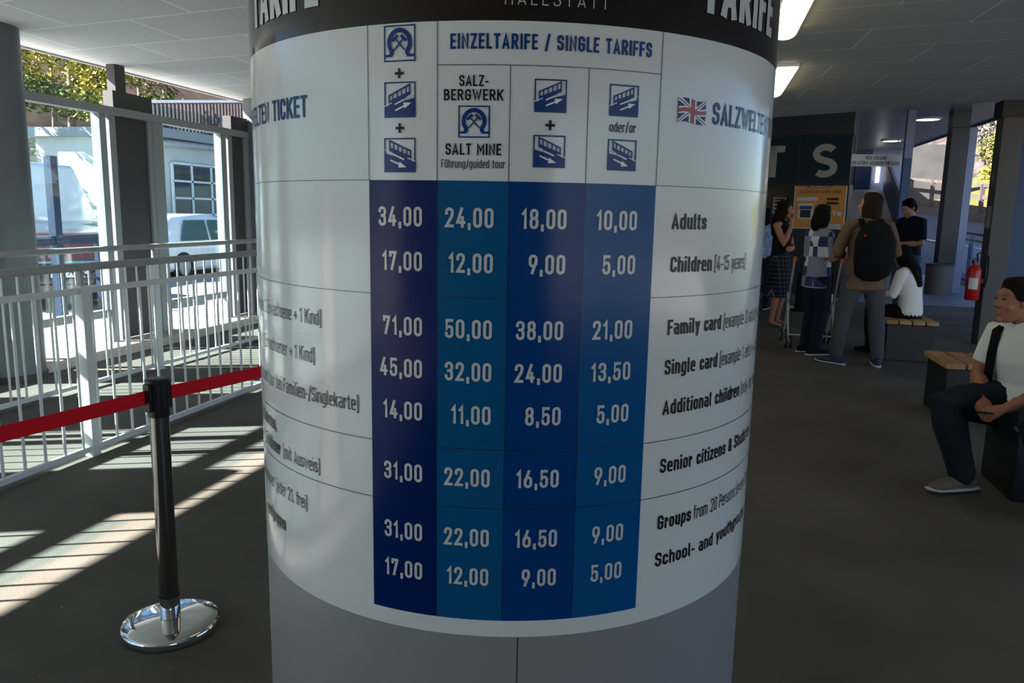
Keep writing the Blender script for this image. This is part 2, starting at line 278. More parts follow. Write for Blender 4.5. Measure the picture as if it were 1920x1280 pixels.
def ribbon(mb,pts,t,mapf,closed=False,seg=.012):
    P=[pts[0]]
    for p in pts[1:]:
        if math.dist(p,P[-1])>1e-6: P.append(p)
    if closed and math.dist(P[0],P[-1])<1e-6: P.pop()
    n=len(P)
    if n<2: return
    offs=[]
    for i in range(n):
        a=P[i-1] if (i>0 or closed) else None; b=P[(i+1)%n] if (i<n-1 or closed) else None
        def nd(p,q): l=math.dist(p,q); return ((q[0]-p[0])/l,(q[1]-p[1])/l)
        d1=nd(a,P[i]) if a else nd(P[i],b); d2=nd(P[i],b) if b else d1
        n1=(-d1[1],d1[0]); n2=(-d2[1],d2[0]); mx,my=n1[0]+n2[0],n1[1]+n2[1]; l=math.hypot(mx,my) or 1; mx/=l; my/=l
        k=min(1/max(mx*n1[0]+my*n1[1],.3),2.2)*t/2; offs.append((mx*k,my*k))
    o=len(mb.v); rows=0
    for i in range(n+(1 if closed else 0)):
        p=P[i%n]; f=offs[i%n]
        if i>0:
            q=P[i-1]; g=offs[i-1]; ns=max(1,int(abs(p[0]-q[0])/seg))
            for j in range(1,ns):
                w=j/ns; c=(q[0]+(p[0]-q[0])*w,q[1]+(p[1]-q[1])*w); e=(g[0]+(f[0]-g[0])*w,g[1]+(f[1]-g[1])*w)
                mb.v+=[Vector(mapf(c[0]+e[0],c[1]+e[1])),Vector(mapf(c[0]-e[0],c[1]-e[1]))]; rows+=1
        mb.v+=[Vector(mapf(p[0]+f[0],p[1]+f[1])),Vector(mapf(p[0]-f[0],p[1]-f[1]))]; rows+=1
    for i in range(rows-1): mb.f.append((o+2*i+1,o+2*i+3,o+2*i+2,o+2*i))
def rounded(pts,rd,closed,rad):
    n=len(pts); out=[]
    for i in range(n):
        if not rd[i] or ((i==0 or i==n-1) and not closed): out.append(pts[i]); continue
        a,p,b=pts[i-1],pts[i],pts[(i+1)%n]; la,lb=math.dist(a,p),math.dist(p,b)
        if la<1e-7 or lb<1e-7: out.append(p); continue
        ka=la*.5 if (rd[i-1] and (closed or i>1)) else la*.9; kb=lb*.5 if (rd[(i+1)%n] and (closed or i<n-2)) else lb*.9
        d=min(rad,ka,kb); A=(p[0]+(a[0]-p[0])*d/la,p[1]+(a[1]-p[1])*d/la); B=(p[0]+(b[0]-p[0])*d/lb,p[1]+(b[1]-p[1])*d/lb)
        for j in range(7):
            w=j/6; s=.55; c1=(A[0]+(p[0]-A[0])*s,A[1]+(p[1]-A[1])*s); c2=(B[0]+(p[0]-B[0])*s,B[1]+(p[1]-B[1])*s)
            out.append(tuple((1-w)**3*A[k]+3*w*(1-w)**2*c1[k]+3*w*w*(1-w)*c2[k]+w**3*B[k] for k in (0,1)))
    return out
def text(mb,s,u0,u1,v0,cap,wt,mapf,xs=None,gap=.13):
    """write s on a baseline v0 from u0 to u1 (fit), or from u0 with width factor xs (negative u1-less: u0 None -> right aligned at u1)"""
    t=cap*wt; nat=0; W=[]
    for ch in s:
        w=max(GL[ch][0],wt) if ch!=' ' else GL[ch][0]; W.append(w); nat+=w+gap
    nat-=gap; nat*=cap
    k=xs if xs else (u1-u0)/nat
    x=u0 if u0 is not None else u1-nat*k
    for ch,w in zip(s,W):
        cw=w*cap*k; inner=max(cw-t,0)
        for st in GL[ch][1].split(';'):
            tk=st.split()
            if not tk: continue
            cl=tk[0]=='c'; tk=tk[1:] if cl else tk; pts=[]; rd=[]
            for q in tk:
                r=q.endswith('r'); a,b=q.rstrip('r').split(','); rd.append(r)
                pts.append((x+t/2+float(a)*inner,v0+t/2+float(b)*(cap-t)))
            # open ends: extend square caps for free terminals
            pp=rounded(pts,rd,cl,inner*.5 if inner>0 else 0)
            if not cl and len(pp)>1:
                for e,f in ((0,1),(-1,-2)):
                    l=math.dist(pp[e],pp[f]) or 1; pp[e]=(pp[e][0]+(pp[e][0]-pp[f][0])/l*t/2,pp[e][1]+(pp[e][1]-pp[f][1])/l*t/2)
            ribbon(mb,pp,t,mapf,cl)
        x+=cw+gap*cap*k
def poly(mb,pts,mapf,seg=.012):
    """filled polygon (any simple shape, scanned in vertical slices when convex)"""
    u0=min(p[0] for p in pts); u1=max(p[0] for p in pts); n=max(1,math.ceil((u1-u0)/seg))
    def clip(P,a,sgn):
        out=[]
        for i in range(len(P)):
            p,q=P[i-1],P[i]; dp,dq=sgn*(p[0]-a),sgn*(q[0]-a)
            if (dp>=0)!=(dq>=0):
                w=dp/(dp-dq); out.append((p[0]+(q[0]-p[0])*w,p[1]+(q[1]-p[1])*w))
            if dq>=0: out.append(q)
        return out
    for i in range(n):
        P=clip(clip(list(pts),u0+(u1-u0)*i/n,1),u0+(u1-u0)*(i+1)/n,-1)
        if len(P)>2: mb.add([mapf(*p) for p in P],[tuple(range(len(P)))])

# ------------------------------------------------------------------ setting: floor, ceiling, glazed side
CZ=2.97
struct(MB().box(-5.72,6.6,-9,15.45,-.12,0).build('floor','floor'),'dark worn asphalt floor of the open hall','floor')
struct(MB().box(-5.72,6.6,15.45,34,-.12,0).build('floor',mat('smooth_grey_screed',(116,118,128),.55,0,.4,.08,1.2)),'smooth grey floor strip in front of the ticket counter','floor')
cl=MB().prism([(-6.22,-8),(6.6,-8),(6.6,9.5),(3.72,10.62),(.97,12.13),(-6.22,14.9)],CZ,CZ+.3)
struct(cl.build('ceiling','ceiling'),'suspended ceiling of pale textured boards','ceiling')
tr=MB(); tr.bar((-6.24,-8,CZ+.02),(-6.24,14.9,CZ+.02),.05,.07); struct(tr.build('trim_1','frame'),'thin metal edge strip along the ceiling border','edge trim')
sf=MB().prism([(2.3,11.6),(2.78,11.2),(6.3,10.0),(6.35,46),(2.3,46)],3.85,5.0); struct(sf.build('ceiling','soffit'),'smooth pale soffit beyond the board ceiling','ceiling')  # soffit is real; roof mass above thickened and lengthened to shade road and fence
sf=MB().bar((6.36,10,3.86),(6.36,33,3.86),.08,.1); struct(sf.build('trim_2','fascia'),'dark edge strip along the pale soffit','edge trim')
sf=MB().prism([(-6.22,14.9),(2.78,11.4),(2.78,20),(-6.22,20)],3.85,4.1); struct(sf.build('ceiling','fascia'),'dark upper ceiling above the ticket counter','ceiling')
struct(MB().box(-6.2,5.2,-8.3,-8,0,CZ).build('wall_back_added','render'),'added pale wall far behind the viewpoint that blocks and bounces light','wall')  # unseen wall added to cut sky light from behind, pale to lift the pillar
cb=MB().box(-6.95,-5.72,-6,16,-.3,.09); struct(cb.build('trim_3','curb',None,True,False,.015),'pale concrete curb under the glass facade','curb')
gd=MB().box(-40,-6.95,-25,60,-.5,-.1); struct(gd.build('ground','paving'),'pale paved yard outside the glass facade','ground')

FN=-6.05
struct(MB().box(-6.15,-6.0,10.1,20,.0,3.85).build('wall_left_added','dark_wall'),'added unseen dark grey wall beyond the far round column that blocks the sun','wall')  # unseen wall added to keep the sun off the far floor
wf=MB(); wf.bar((-6.2,14.98,3.55),(.97,12.23,3.55),.06,1.1); wf.bar((.97,12.23,3.55),(3.72,10.72,3.55),.06,1.1); struct(wf.build('trim_5','dark_wall'),'added upright strip blocking the sun at the step between the two ceilings','ceiling step')  # unseen strip added where the ceiling gap let sun through
struct(MB().box(2.3,2.45,20.2,28,0,3.85).build('wall_left_added','pale_blue'),'added unseen pale blue wall that shades the ramp corridor','wall')  # unseen wall added to put the ramp in shade
struct(MB().box(-6.1,2.3,19.9,20.05,0,3.85).build('wall_front','dark_wall'),'dark wall behind the ticket counter','wall')
def jamb(mb,s0,s1,z0=.09,z1=2.45,d=.05): mb.box(FN-d,FN+d,s0,s1,z0,z1)
def window(name,label,s0,s1,jl,jr):
    w=struct(thing(name,label,'window',(FN,s0,.09)))
    f=MB(); jamb(f,s0,s0+jl); jamb(f,s1-jr,s1); f.box(FN-.04,FN+.04,s0,s1,.36,.44); f.build('window_frame','frame',w)
    g=MB().box(FN-.006,FN+.006,s0+.02,s1-.02,.1,2.66); part(g.build('pane','pane',w),'tinted glass pane rising above the beam'); return w
window('window_1','tall glass pane between the big round column and the first dark panel',5.76,6.93,.06,.09)
window('window_2','tall glass pane between the two dark panels',7.63,9.01,.17,.11)
window('window_3','glass pane beside the big round column on its near side',4.44,5.2,.06,.09)
window('window_4','glass pane of the facade left of the viewpoint',2.38,3.64,.06,.24)
window('window_5','glass pane of the facade left behind the viewpoint',-.6,1.6,.06,.1)
window('window_6','glass pane of the facade far behind the viewpoint',-4.5,-1.4,.06,.1)
for i_,(a_,b_) in enumerate(((3.06,3.13),(1.13,1.20))): struct(MB().box(FN-.05,FN+.05,a_,b_,.09,2.45).build('trim_%d'%(6+i_),'frame'),['slim facade mullion left of the viewpoint','slim facade mullion behind the viewpoint'][i_],'mullion')
def darkpanel(name,label,s0,s1):
    d=struct(thing(name,label,'door',(FN,s0,.09)))
    f=MB(); jamb(f,s0,s0+.09,.09,2.45,.045); jamb(f,s1-.07,s1,.09,2.45,.045); f.build('door_frame','frame',d)
    p=MB().box(FN-.02,FN+.02,s0+.09,s1-.07,.1,2.45); p.build('door_leaf','dark_panel',d)
    b=MB().box(FN-.06,FN+.06,s0+.06,s1,2.53,2.70); b.build('head_box','dark_panel',d)
darkpanel('door_1','dark grey panel standing between the two big glass panes',6.98,7.63)
darkpanel('door_2','dark grey panel next to the far round column',9.06,9.5)
darkpanel('door_3','dark grey panel on the near side of the big round column',3.68,4.4)
darkpanel('door_6','dark grey facade panel left of the viewpoint',1.63,2.36)
bm=MB().box(FN-.03,FN+.07,-6,9.5,2.45,2.53); struct(bm.build('trim_4','frame'),'horizontal metal beam across the top of the glass facade','beam')
def roundcol(label,n,s,r,z0=0):
    c=thing('column',label,'column',(n,s,z0)); MB().lathe([(r,0),(r,CZ-z0)],(n,s,z0),40).build('shaft','column',c,True,True)
    MB().lathe([(r+.012,0),(r+.012,.05),(r,.055)],(n,s,z0),40).build('base_ring','dark_panel',c,True,True); return c
roundcol('big grey round column cut by the left edge of the photo',-5.88,5.43,.29)
roundcol('far grey round column seen just left of the tariff pillar',-5.93,9.72,.22)
p=MB().box(FN-.05,FN+.05,7.1,7.25,2.70,CZ).build('facade_post','dark_panel'); tag(p,'short dark post on the head box reaching the ceiling','post')

# ------------------------------------------------------------------ tariff pillar
RP=.55; PC=cam2w(-.0085,1.77)
def cyl(dr):
    def f(u,v):
        ph=u/RP; r=RP+dr; q=cam2w(r*math.sin(ph),-r*math.cos(ph)); return (PC.x+q.x,PC.y+q.y,v)
    return f
def patch(mb,p0,p1,z0,z1,dr,step=2.0):
    n=max(1,int(abs(p1-p0)/step)); f=cyl(dr); o=len(mb.v)
    for i in range(n+1):
        u=R(p0+(p1-p0)*i/n)*RP; mb.v+=[Vector(f(u,z0)),Vector(f(u,z1))]
    for i in range(n): mb.f.append((o+2*i,o+2*i+2,o+2*i+3,o+2*i+1))
    return mb
def D(p): return R(p)*RP
pil=thing('tariff_pillar','broad round pillar wrapped in a white and blue price table','pillar',(PC.x,PC.y,0))
sh=MB(); patch(sh,-180,180,0,CZ,0); part(sh.build('shaft','shaft',pil,True,True),'plain grey lower cladding')
sm=MB(); patch(sm,2.82,2.99,.02,.80,.0006); patch(sm,-110,-109.8,.02,.8,.0006); sm.build('panel_seam','fascia',pil,True,True)
po=MB(); patch(po,-180,180,.802,1.806,.0010); poster=part(po.build('price_poster','poster',pil,True,True),'white glossy price poster wrapped around the pillar')
bd=MB(); patch(bd,-180,180,1.806,2.42,.0010); band=part(bd.build('header_band','band',pil,True,True),'brown black glossy band with cropped white lettering')
COLS=[(-24.35,-11.8,'price_a'),(-11.8,-.08,'price_b'),(-.08,12.6,'price_c'),(12.6,25.5,'price_d')]
names=['navy price column','dark teal price column','deep blue price column','mid blue price column']
cols=[]
for (a,b,k),nm in zip(COLS,names):
    q=MB(); patch(q,a,b,.832,1.569,.0016); cols.append(part(q.build('price_column',k,pil,True,True),nm))
ROWS=[1.497,1.426,1.320,1.250,1.178,1.071,.966,.896]
PR=[['34,00','17,00','71,00','45,00','14,00','31,00','31,00','17,00'],['24,00','12,00','50,00','32,00','11,00','22,00','22,00','12,00'],
    ['18,00','9,00','38,00','24,00','8,50','16,50','16,50','9,00'],['10,00','5,00','21,00','13,50','5,00','9,00','9,00','5,00']]
XR=[-14.5,-2.5,9.45,22.0]
f2=cyl(.0024); f3=cyl(.0030)
for ci in range(4):
    q=MB()
    for z,s in zip(ROWS,PR[ci]): text(q,s,None,D(XR[ci]),z-.0005,.0312,.148,f2,.90,.14)
    part(q.build('price_figures','ink_white',cols[ci]),'pale price figures')
# rules of the table
q=MB()
def hl(a,b,z,w=.0011,dr=.0021): patch(q,a,b,z-w/2,z+w/2,dr)
def vl(a,z0,z1,w=.12,dr=.0021): patch(q,a-w/2,a+w/2,z0,z1,dr,1)
hl(-180,-24.35,1.569); hl(25.5,180,1.569)
for z in (1.386,1.135,1.033): hl(-180,-24.35,z); hl(25.5,180,z); hl(-11.8,25.5,z)
hl(-11.8,25.5,1.742); vl(-24.35,1.569,1.806); vl(-11.9,1.569,1.806); vl(-.15,1.569,1.742); vl(12.5,1.569,1.742); vl(25.5,1.569,1.806)
for a in (-11.8,-.08,12.6): vl(a,.832,1.569,.1)
q.build('table_rules','line',pil)
def txt(name,ink,items,lab):
    q=MB()
    for it in items: text(q,it[0],None if it[1] is None else D(it[1]),None if it[2] is None else D(it[2]),it[3],it[4],it[5],f2,*it[6:])
    return part(q.build(name,ink,pil),lab)
B=.155; L=.085
txt('heading','ink_blue',[('EINZELTARIFE / SINGLE TARIFFS',-9.8,23.4,1.765,.0225,.165),('SALZWELTEN TICKET',None,-38.6,1.674,.036,.15,1.0),('SALZWELTEN TICKET',37.8,None,1.674,.036,.15,1.0)],'navy heading lettering')
txt('lettering','ink_black',[('SALZ-',-8.3,-3.6,1.7105,.0165,B),('BERGWERK',-10.8,-1.2,1.6895,.0168,B),('SALT MINE',-10.5,-1.4,1.608,.0175,B),
 ('F\u00fchrung/guided tour',-11.2,-.8,1.5885,.0128,.1),('oder/or',16.3,21.0,1.649,.0155,.1)],'black explanatory lettering in the table head')
x=.76
def en(z,b,l,e0=29.5,e1=None,l0=None):
    it=[(b,e0,e1,z,.0262,B)]
    if l: it.append((l,l0,None,z,.0262,L,x))
    return it
E_=en(1.499,'Adults',None,29.3,37.8)+en(1.4275,'Children','(4-15 years)',29.5,40.1,41.0)+en(1.321,'Family card','(example 2 adults + 1 child)',29.6,44.3,45.3)+en(1.252,'Single card','(example 1 adult + 1 child)',29.4,43.8,44.8)\
 +en(1.181,'Additional children','(only for family-/single card)',29.4,54.4,55.3)+en(1.076,'Senior citizens & Students',None,29.5,65.5)+[('with ID',66.8,None,1.076,.0262,L,x)]\
 +en(.971,'Groups','from 20 Persons (every 21st free)',29.6,38.3,39.2)+en(.901,'School- and youthgroups',None,29.5,65.5)
txt('tariff_terms','ink_black',E_,'black English tariff terms')
G_=[('(Beispiel 2 Erwachsene + 1 Kind)',None,-36.0,1.321,.0262,L,x),('(Beispiel 1 Erwachsener + 1 Kind)',None,-38.1,1.252,.0262,L,x),('Zusatzkind (nur bei Familien-/Singlekarte)',None,-27.2,1.181,.0262,L,x),
 ('Senioren, Studenten,',None,-54.2,1.094,.0262,B,x),('Zivildiener',None,-52.3,1.049,.0262,B,x),('(mit Ausweis)',None,-37.3,1.049,.0262,L,x),('ab 20 Personen (jeder 21. frei)',None,-41.6,.969,.0262,L,x),('Jugendgruppen',None,-50.7,.899,.0262,B,x)]
txt('tariff_terms','ink_black',G_,'black German tariff terms')
q=MB(); text(q,'HALLSTATT',D(-1.2),D(15.3),1.8285,.018,.085,f2,None,.34); text(q,'TARIFE',None,D(-34.9),1.8465,.085,.2,f2,.92,.1); text(q,'TARIFE',D(33.6),None,1.8465,.085,.2,f2,.92,.1)
part(q.build('band_lettering','ink_white',band),'white lettering on the dark band')
# pictograms
def icon_frame(q,u0,u1,z0,z1,t=.0022): ribbon(q,[(u0+t/2,z0+t/2),(u1-t/2,z0+t/2),(u1-t/2,z1-t/2),(u0+t/2,z1-t/2)],t,f2,True)
def loc(u0,u1,z0,z1): return lambda x,y:(u0+(u1-u0)*x,z0+(z1-z0)*y)
def mine(p0,p1,z0,z1):
    q=MB(); u0,u1=D(p0),D(p1); icon_frame(q,u0,u1,z0,z1); g=loc(u0,u1,z0,z1); w=u1-u0
    pts=[(.05,.19),(.24,.19)]+[(.5+.33*math.cos(R(a)),.52+.34*math.sin(R(a))) for a in range(222,-43,-12)]+[(.76,.19),(.95,.19)]
    ribbon(q,[g(*p) for p in pts[1:-1]],w*.13,f2); ribbon(q,[g(0.04,.165),g(.27,.165)],w*.07,f2); ribbon(q,[g(.73,.165),g(.96,.165)],w*.07,f2)
    for sx in (1,-1):
        c=lambda x,y:g(.5+sx*x,y)
        ribbon(q,[c(-.17,.31),c(.15,.66)],w*.045,f3); ribbon(q,[c(.05,.72),c(.22,.56)],w*.085,f3)
    part(q.build('pictogram','ink_blue',pil),'navy hammers and archway pictogram')
def funi(p0,p1,z0,z1,up):
    q=MB(); u0,u1=D(p0),D(p1); icon_frame(q,u0,u1,z0,z1); g0=loc(u0,u1,z0,z1); g=(lambda x,y:g0(x,y)) if up else (lambda x,y:g0(1-x,y)); w=u1-u0
    poly(q,[g(0,0),g(1,0),g(1,.56),g(0,.3)],f2,.008)                                           # slope
    a,b=(.14,.30),(.84,.62); k=(b[1]-a[1])/(b[0]-a[0])
    poly(q,[g(*a),g(*b),g(b[0],b[1]+.12),g(a[0],a[1]+.17)],f2,.008)                             # car body
    ribbon(q,[g(a[0]+.02,a[1]+.1),g(a[0]+.02,a[1]+.32),g(b[0]-.02,b[1]+.3),g(b[0]-.02,b[1])],w*.045,f2)
    for i in range(1,5):
        xx=a[0]+(b[0]-a[0])*i/5; yy=a[1]+k*(xx-a[0]); ribbon(q,[g(xx,yy+.1),g(xx,yy+.32)],w*.04,f2)
    part(q.build('pictogram','ink_blue',pil),'navy funicular pictogram')
    q=MB()
    if up: ribbon(q,[g(.36,.2),g(.70,.345)],w*.045,f3); poly(q,[g(.66,.25),g(.88,.41),g(.62,.42)],f3,.01)
    else: ribbon(q,[g(.80,.36),g(.46,.215)],w*.045,f3); poly(q,[g(.50,.31),g(.28,.15),g(.54,.14)],f3,.01)
    ribbon(q,[g(.35,.37),g(.65,.50)],w*.04,f3); ribbon(q,[g(.0,.32),g(.25,.42)],w*.025,f3); ribbon(q,[g(.72,.56),g(.97,.67)],w*.025,f3)
    part(q.build('arrow','bright_white',pil),'white direction arrow')
mine(-21.2,-15.6,1.749,1.803); mine(-8.4,-3.3,1.634,1.682)
funi(-21.2,-15.6,1.665,1.719,True); funi(-21.3,-15.6,1.581,1.634,False); funi(3.7,8.9,1.674,1.723,True); funi(3.7,8.9,1.591,1.640,False); funi(16.1,21.3,1.673,1.721,True); funi(16.1,21.3,1.590,1.638,False)
q=MB()
for a,z in ((-18.45,1.7315),(-18.4,1.649),(6.35,1.655)):
    ribbon(q,[(D(a)-.0075,z),(D(a)+.0075,z)],.0038,f2); ribbon(q,[(D(a),z-.0075),(D(a),z+.0075)],.0038,f3)
q.build('plus_sign','ink_black',pil)
# small union flag
u0,u1,z0,z1=D(29.3),D(35.8),1.672,1.709
wv=lambda x,y:(u0+(u1-u0)*x,z0+(z1-z0)*y+.0018*math.sin(x*6.3))
fl=lambda dr:(lambda x,y:cyl(dr)(*wv(x,y)))
q=MB(); poly(q,[(0,0),(1,0),(1,1),(0,1)],fl(.0022),.1); flag=part(q.build('flag','ink_blue',pil),'small British flag')
q=MB()
for s in ([(0,0),(1,1)],[(0,1),(1,0)]): ribbon(q,s,.14,fl(.0026),False,.1)
ribbon(q,[(.5,0),(.5,1)],.26,fl(.0027)); ribbon(q,[(0,.5),(1,.5)],.3,fl(.0028),False,.1); q.build('flag_cross','bright_white',flag)
q=MB(); ribbon(q,[(.5,0),(.5,1)],.14,fl(.0032)); ribbon(q,[(0,.5),(1,.5)],.17,fl(.0033),False,.1)
for s in ([(0,0),(1,1)],[(0,1),(1,0)]): ribbon(q,s,.04,fl(.0030),False,.1)
q.build('flag_cross','ink_red',flag)

# ------------------------------------------------------------------ queue barriers
def barrier(n,s0,s1,posts,label,off=0):
    b=thing('queue_barrier',label,'barrier',(n,s0,0)); 
    MB().box(n-.03,n+.03,s0,s1,1.135,1.18).build('handrail','galv',b,True,False,.012)
    MB().box(n-.014,n+.014,s0,s1,1.0,1.035).build('mid_rail','white_paint',b); MB().box(n-.014,n+.014,s0,s1,.03,.062).build('bottom_rail','white_paint',b)
    for s in posts:
        MB().box(n-.03,n+.03,s-.03,s+.03,0,1.05).build('post','white_paint',b)
        MB().box(n-.012,n+.012,s-.012,s+.012,1.05,1.14).build('rail_support','galv',b)
    s=s0+.07+off
    while s<s1:
        if min(abs(s-p) for p in posts)>.055: MB().loft([(n,s,.05),(n,s,1.01)],[.0085]*2,8,(1,0,0),False).build('baluster','white_paint',b,True,True)
        s+=.14
    return b
barrier(-3.565,1.45,9.0,[1.45,3.83,6.3,8.97],'nearer white queue railing with thick grey handrail')
barrier(-4.92,1.2,11.0,[1.3,3.73,6.17,8.6,10.97],'farther white queue railing next to the glass facade',.05)

# ------------------------------------------------------------------ belt stanchion and belts
def stanchion(x,y,label):
    t=thing('belt_stanchion',label,'stanchion',(x,y,0))
    MB().lathe([(0,.0),(.160,.0),(.168,.006),(.170,.022),(.167,.032),(.160,.038),(.12,.043),(.06,.047),(.034,.049)],(x,y,0),64).build('base','chrome',t,True,True)
    MB().lathe([(.0345,.05),(.0345,.13)],(x,y,0),32).build('sleeve','chrome',t,True,True)
    MB().lathe([(.0325,.13),(.0325,.84)],(x,y,0),32).build('pole',M['pole'],t,True,True)
    h=MB().lathe([(.0345,.80),(.0355,.81),(.0355,.918),(.041,.92),(.041,.93),(.036,.934),(0,.935)],(x,y,0),32); h.build('head','black',t,True,True)
    c=MB(); d=Vector((.11,.56,0)).normalized()
    for sg in (1,-1):
        p=Vector((x,y,.872))+d*sg*.035; c.bar(p+Vector((0,0,-.05)),p+Vector((0,0,.05)),.028,.03)
    c.build('belt_clip','black',t,True,False,.004); return t
M['pole']=mat('dark_brushed_steel',(140,138,136),.16,1)
SX,SY=-1.80,2.24
stanchion(SX,SY,'chrome belt stanchion with a round base in front of the white railings')
def belt(a,b,label):
    a,b=Vector(a),Vector(b); m=MB(); N=10; d=(b-a).normalized(); sd=Vector((-d.y,d.x,0))*.0012; o=0
    for i in range(N+1):
        w=i/N; p=a.lerp(b,w)-Vector((0,0,.012*4*w*(1-w))); m.v+=[p-sd-Vector((0,0,.024)),p+sd-Vector((0,0,.024)),p+sd+Vector((0,0,.024)),p-sd+Vector((0,0,.024))]
    for i in range(N):
        for k in range(4): m.f.append((4*i+k,4*i+(k+1)%4,4*i+4+(k+1)%4,4*i+4+k))
    m.f+=[(3,2,1,0),(4*N,4*N+1,4*N+2,4*N+3)]
    return tag(m.build('barrier_belt','red_belt'),label,'belt')
belt((SX-.012,SY-.05,.875),(-2.19,.9,.862),'red belt running from the stanchion to the left photo edge')
belt((SX+.01,SY+.05,.875),(-1.50,3.7,.885),'red belt running from the stanchion behind the pillar')
stanchion(-1.49,3.77,'chrome belt stanchion hidden behind the tariff pillar')

# ------------------------------------------------------------------ ceiling lamps
def ceiling_lamp(x,s0,s1,label):
    t=thing('fluorescent_lamp',label,'ceiling lamp',(x,(s0+s1)/2,CZ),0,'fluorescent lamps along the ceiling')
    MB().box(x-.10,x+.10,s0,s1,CZ-.03,CZ).build('housing','white_paint',t)
    m=MB(); n=10; o=[]
    for i in range(n+1):
        a=math.pi*(-.14+1.28*i/n); m.v+=[Vector((x-.095*math.cos(a),s0+.02,CZ-.03-.055*math.sin(a))),Vector((x-.095*math.cos(a),s1-.02,CZ-.03-.055*math.sin(a)))]
    for i in range(n): m.f.append((2*i,2*i+1,2*i+3,2*i+2))
    m.f+=[tuple(range(0,2*n+2,2)),tuple(range(2*n+1,0,-2))]
    m.build('diffuser','lamp',t,True,True); return t
ceiling_lamp(.54,5.0,6.6,'nearer warm fluorescent ceiling lamp right of the pillar')
ceiling_lamp(.72,8.0,9.6,'farther warm fluorescent ceiling lamp right of the pillar')
ceiling_lamp(.36,2.0,3.6,'warm fluorescent ceiling lamp hidden above the tariff pillar')

# ------------------------------------------------------------------ right hand side: benches, columns, ticket counter
def bench(n0,n1,s0,s1,label):
    t=thing('bench',label,'bench',((n0+n1)/2,(s0+s1)/2,0),0,'wood topped dark bench blocks')
    MB().box(n0+.03,n1-.03,s0+.03,s1-.03,0,.40).build('base','bench_black',t,True,False,.006)
    k=4; w=(n1-n0)/k
    for i in range(k): MB().box(n0+i*w+.008,n0+(i+1)*w-.008,s0-.01,s1+.01,.405,.45).build('slat','wood',t,True,False,.006)
    return t
bench(1.88,2.5,6.42,7.0,'bench block with wooden slats standing behind the seated man')
bench(1.72,2.4,4.56,5.1,'bench block the man in the white t-shirt sits on')
bench(2.02,2.56,9.05,9.66,'bench block under the seated woman in the white top')
def postbox(name,label,x0,x1,y0,y1,z0,z1,m,cat='post'): return tag(MB().box(x0,x1,y0,y1,z0,z1).build(name,m,None,True,False,.006),label,cat)
rc=thing('column','grey square column by the right photo edge behind the fire extinguisher','column',(3.62,10.78,0))
MB().box(3.47,3.70,10.68,10.92,0,CZ).build('shaft',mat('taupe_column_paint',(72,69,68),.5),rc,True,False,.006); MB().box(3.44,3.73,10.65,10.95,CZ-.2,CZ).build('capital','fascia',rc)
MB().box(3.463,3.47,10.72,10.86,1.45,1.72).build('plate','galv',rc); 
q=MB(); ribbon(q,[(10.79+.05*math.cos(R(a)),2.05+.07*math.sin(R(a))) for a in range(0,360,15)],.012,lambda u,v:(3.466,u,v),True); ribbon(q,[(10.76,2.0),(10.82,2.1)],.012,lambda u,v:(3.466,u,v)); q.build('ring_sign','galv',rc)
struct(MB().box(3.73,5.6,10.9,10.98,0,CZ).build('wall_right','blue_wall'),'dark blue wall panel at the right photo edge','wall')
dc=thing('column','dark square column behind the man in the navy shirt','column',(5.2,18.5,0)); MB().box(5.02,5.36,18.38,18.7,0,3.48).build('shaft','fascia',dc,True,False,.01); MB().box(5.02,5.36,18.38,18.7,3.48,3.85).build('capital','dark_wall',dc)
MB().box(5.37,5.52,18.4,18.5,0,3.48).build('flange','pale_blue',dc)
bp=thing('column','slim blue grey post right of the no entry sign','column',(4.25,18.5,0)); MB().box(4.16,4.32,18.42,18.58,0,2.85).build('shaft','blue_wall',bp); MB().box(4.16,4.32,18.42,18.58,2.85,3.85).build('capital','pale_blue',bp)
# counter block, its front runs from A leftwards along e
A=Vector((2.75,16.3,0)); e=Vector((-.95,.31,0)); fn=Vector((-.31,-.95,0))
def cp(u,v,d=0.0): p=A+e*u+fn*d; return (p.x,p.y,v)
def cbox(mb,u0,u1,v0,v1,d0,d1):
    P=[cp(u0,v0,d0),cp(u1,v0,d0),cp(u1,v0,d1),cp(u0,v0,d1)]; Q=[(p[0],p[1],v1) for p in P]; return mb.add(P+Q,[(3,2,1,0),(4,5,6,7),(0,1,5,4),(1,2,6,5),(2,3,7,6),(3,0,4,7)])
wl=MB(); cbox(wl,0,9.5,3.15,3.85,-.3,0); struct(wl.build('wall_front','dark_wall'),'dark grey wall strip above the ticket sign','wall')
kc=thing('ticket_counter','dark ticket counter under the big lettered sign','ticket counter',tuple(A))
q=MB(); cbox(q,0,9.5,0,1.12,-.6,0); cbox(q,0,1.1,1.12,2.2,-.5,-.02); cbox(q,2.1,3.2,1.12,2.2,-.5,-.02); cbox(q,4.2,9.5,1.12,2.2,-.5,-.02); q.build('body','fascia',kc)
q=MB(); q.prism([(2.68,16.36),(2.7,16.4),(2.42,19.9),(2.32,19.9)],0,3.85); q.build('side_panel','dark_wall',kc)
for u0,u1 in ((1.1,2.1),(3.2,4.2)):
    q=MB(); cbox(q,u0,u1,1.12,2.2,-.62,-.58); w=q.build('service_window','warm_int',kc)
    q=MB(); cbox(q,u0,u1,1.10,1.14,-.3,.12); q.build('counter_shelf','dark_wall',kc)
q=MB(); cbox(q,1.22,1.48,1.62,1.95,-.3,-.29); nt_=tag(q.build('price_notice','paper'),'small white price notice hanging in the ticket window','notice')
q=MB()
for i in range(2):
    for j in range(3): cbox(q,1.25+i*.11,1.34+i*.11,1.66+j*.08,1.71+j*.08,-.289,-.287)
cbox(q,1.25,1.45,1.89,1.925,-.289,-.287); q.build('print','ink_black',nt_)
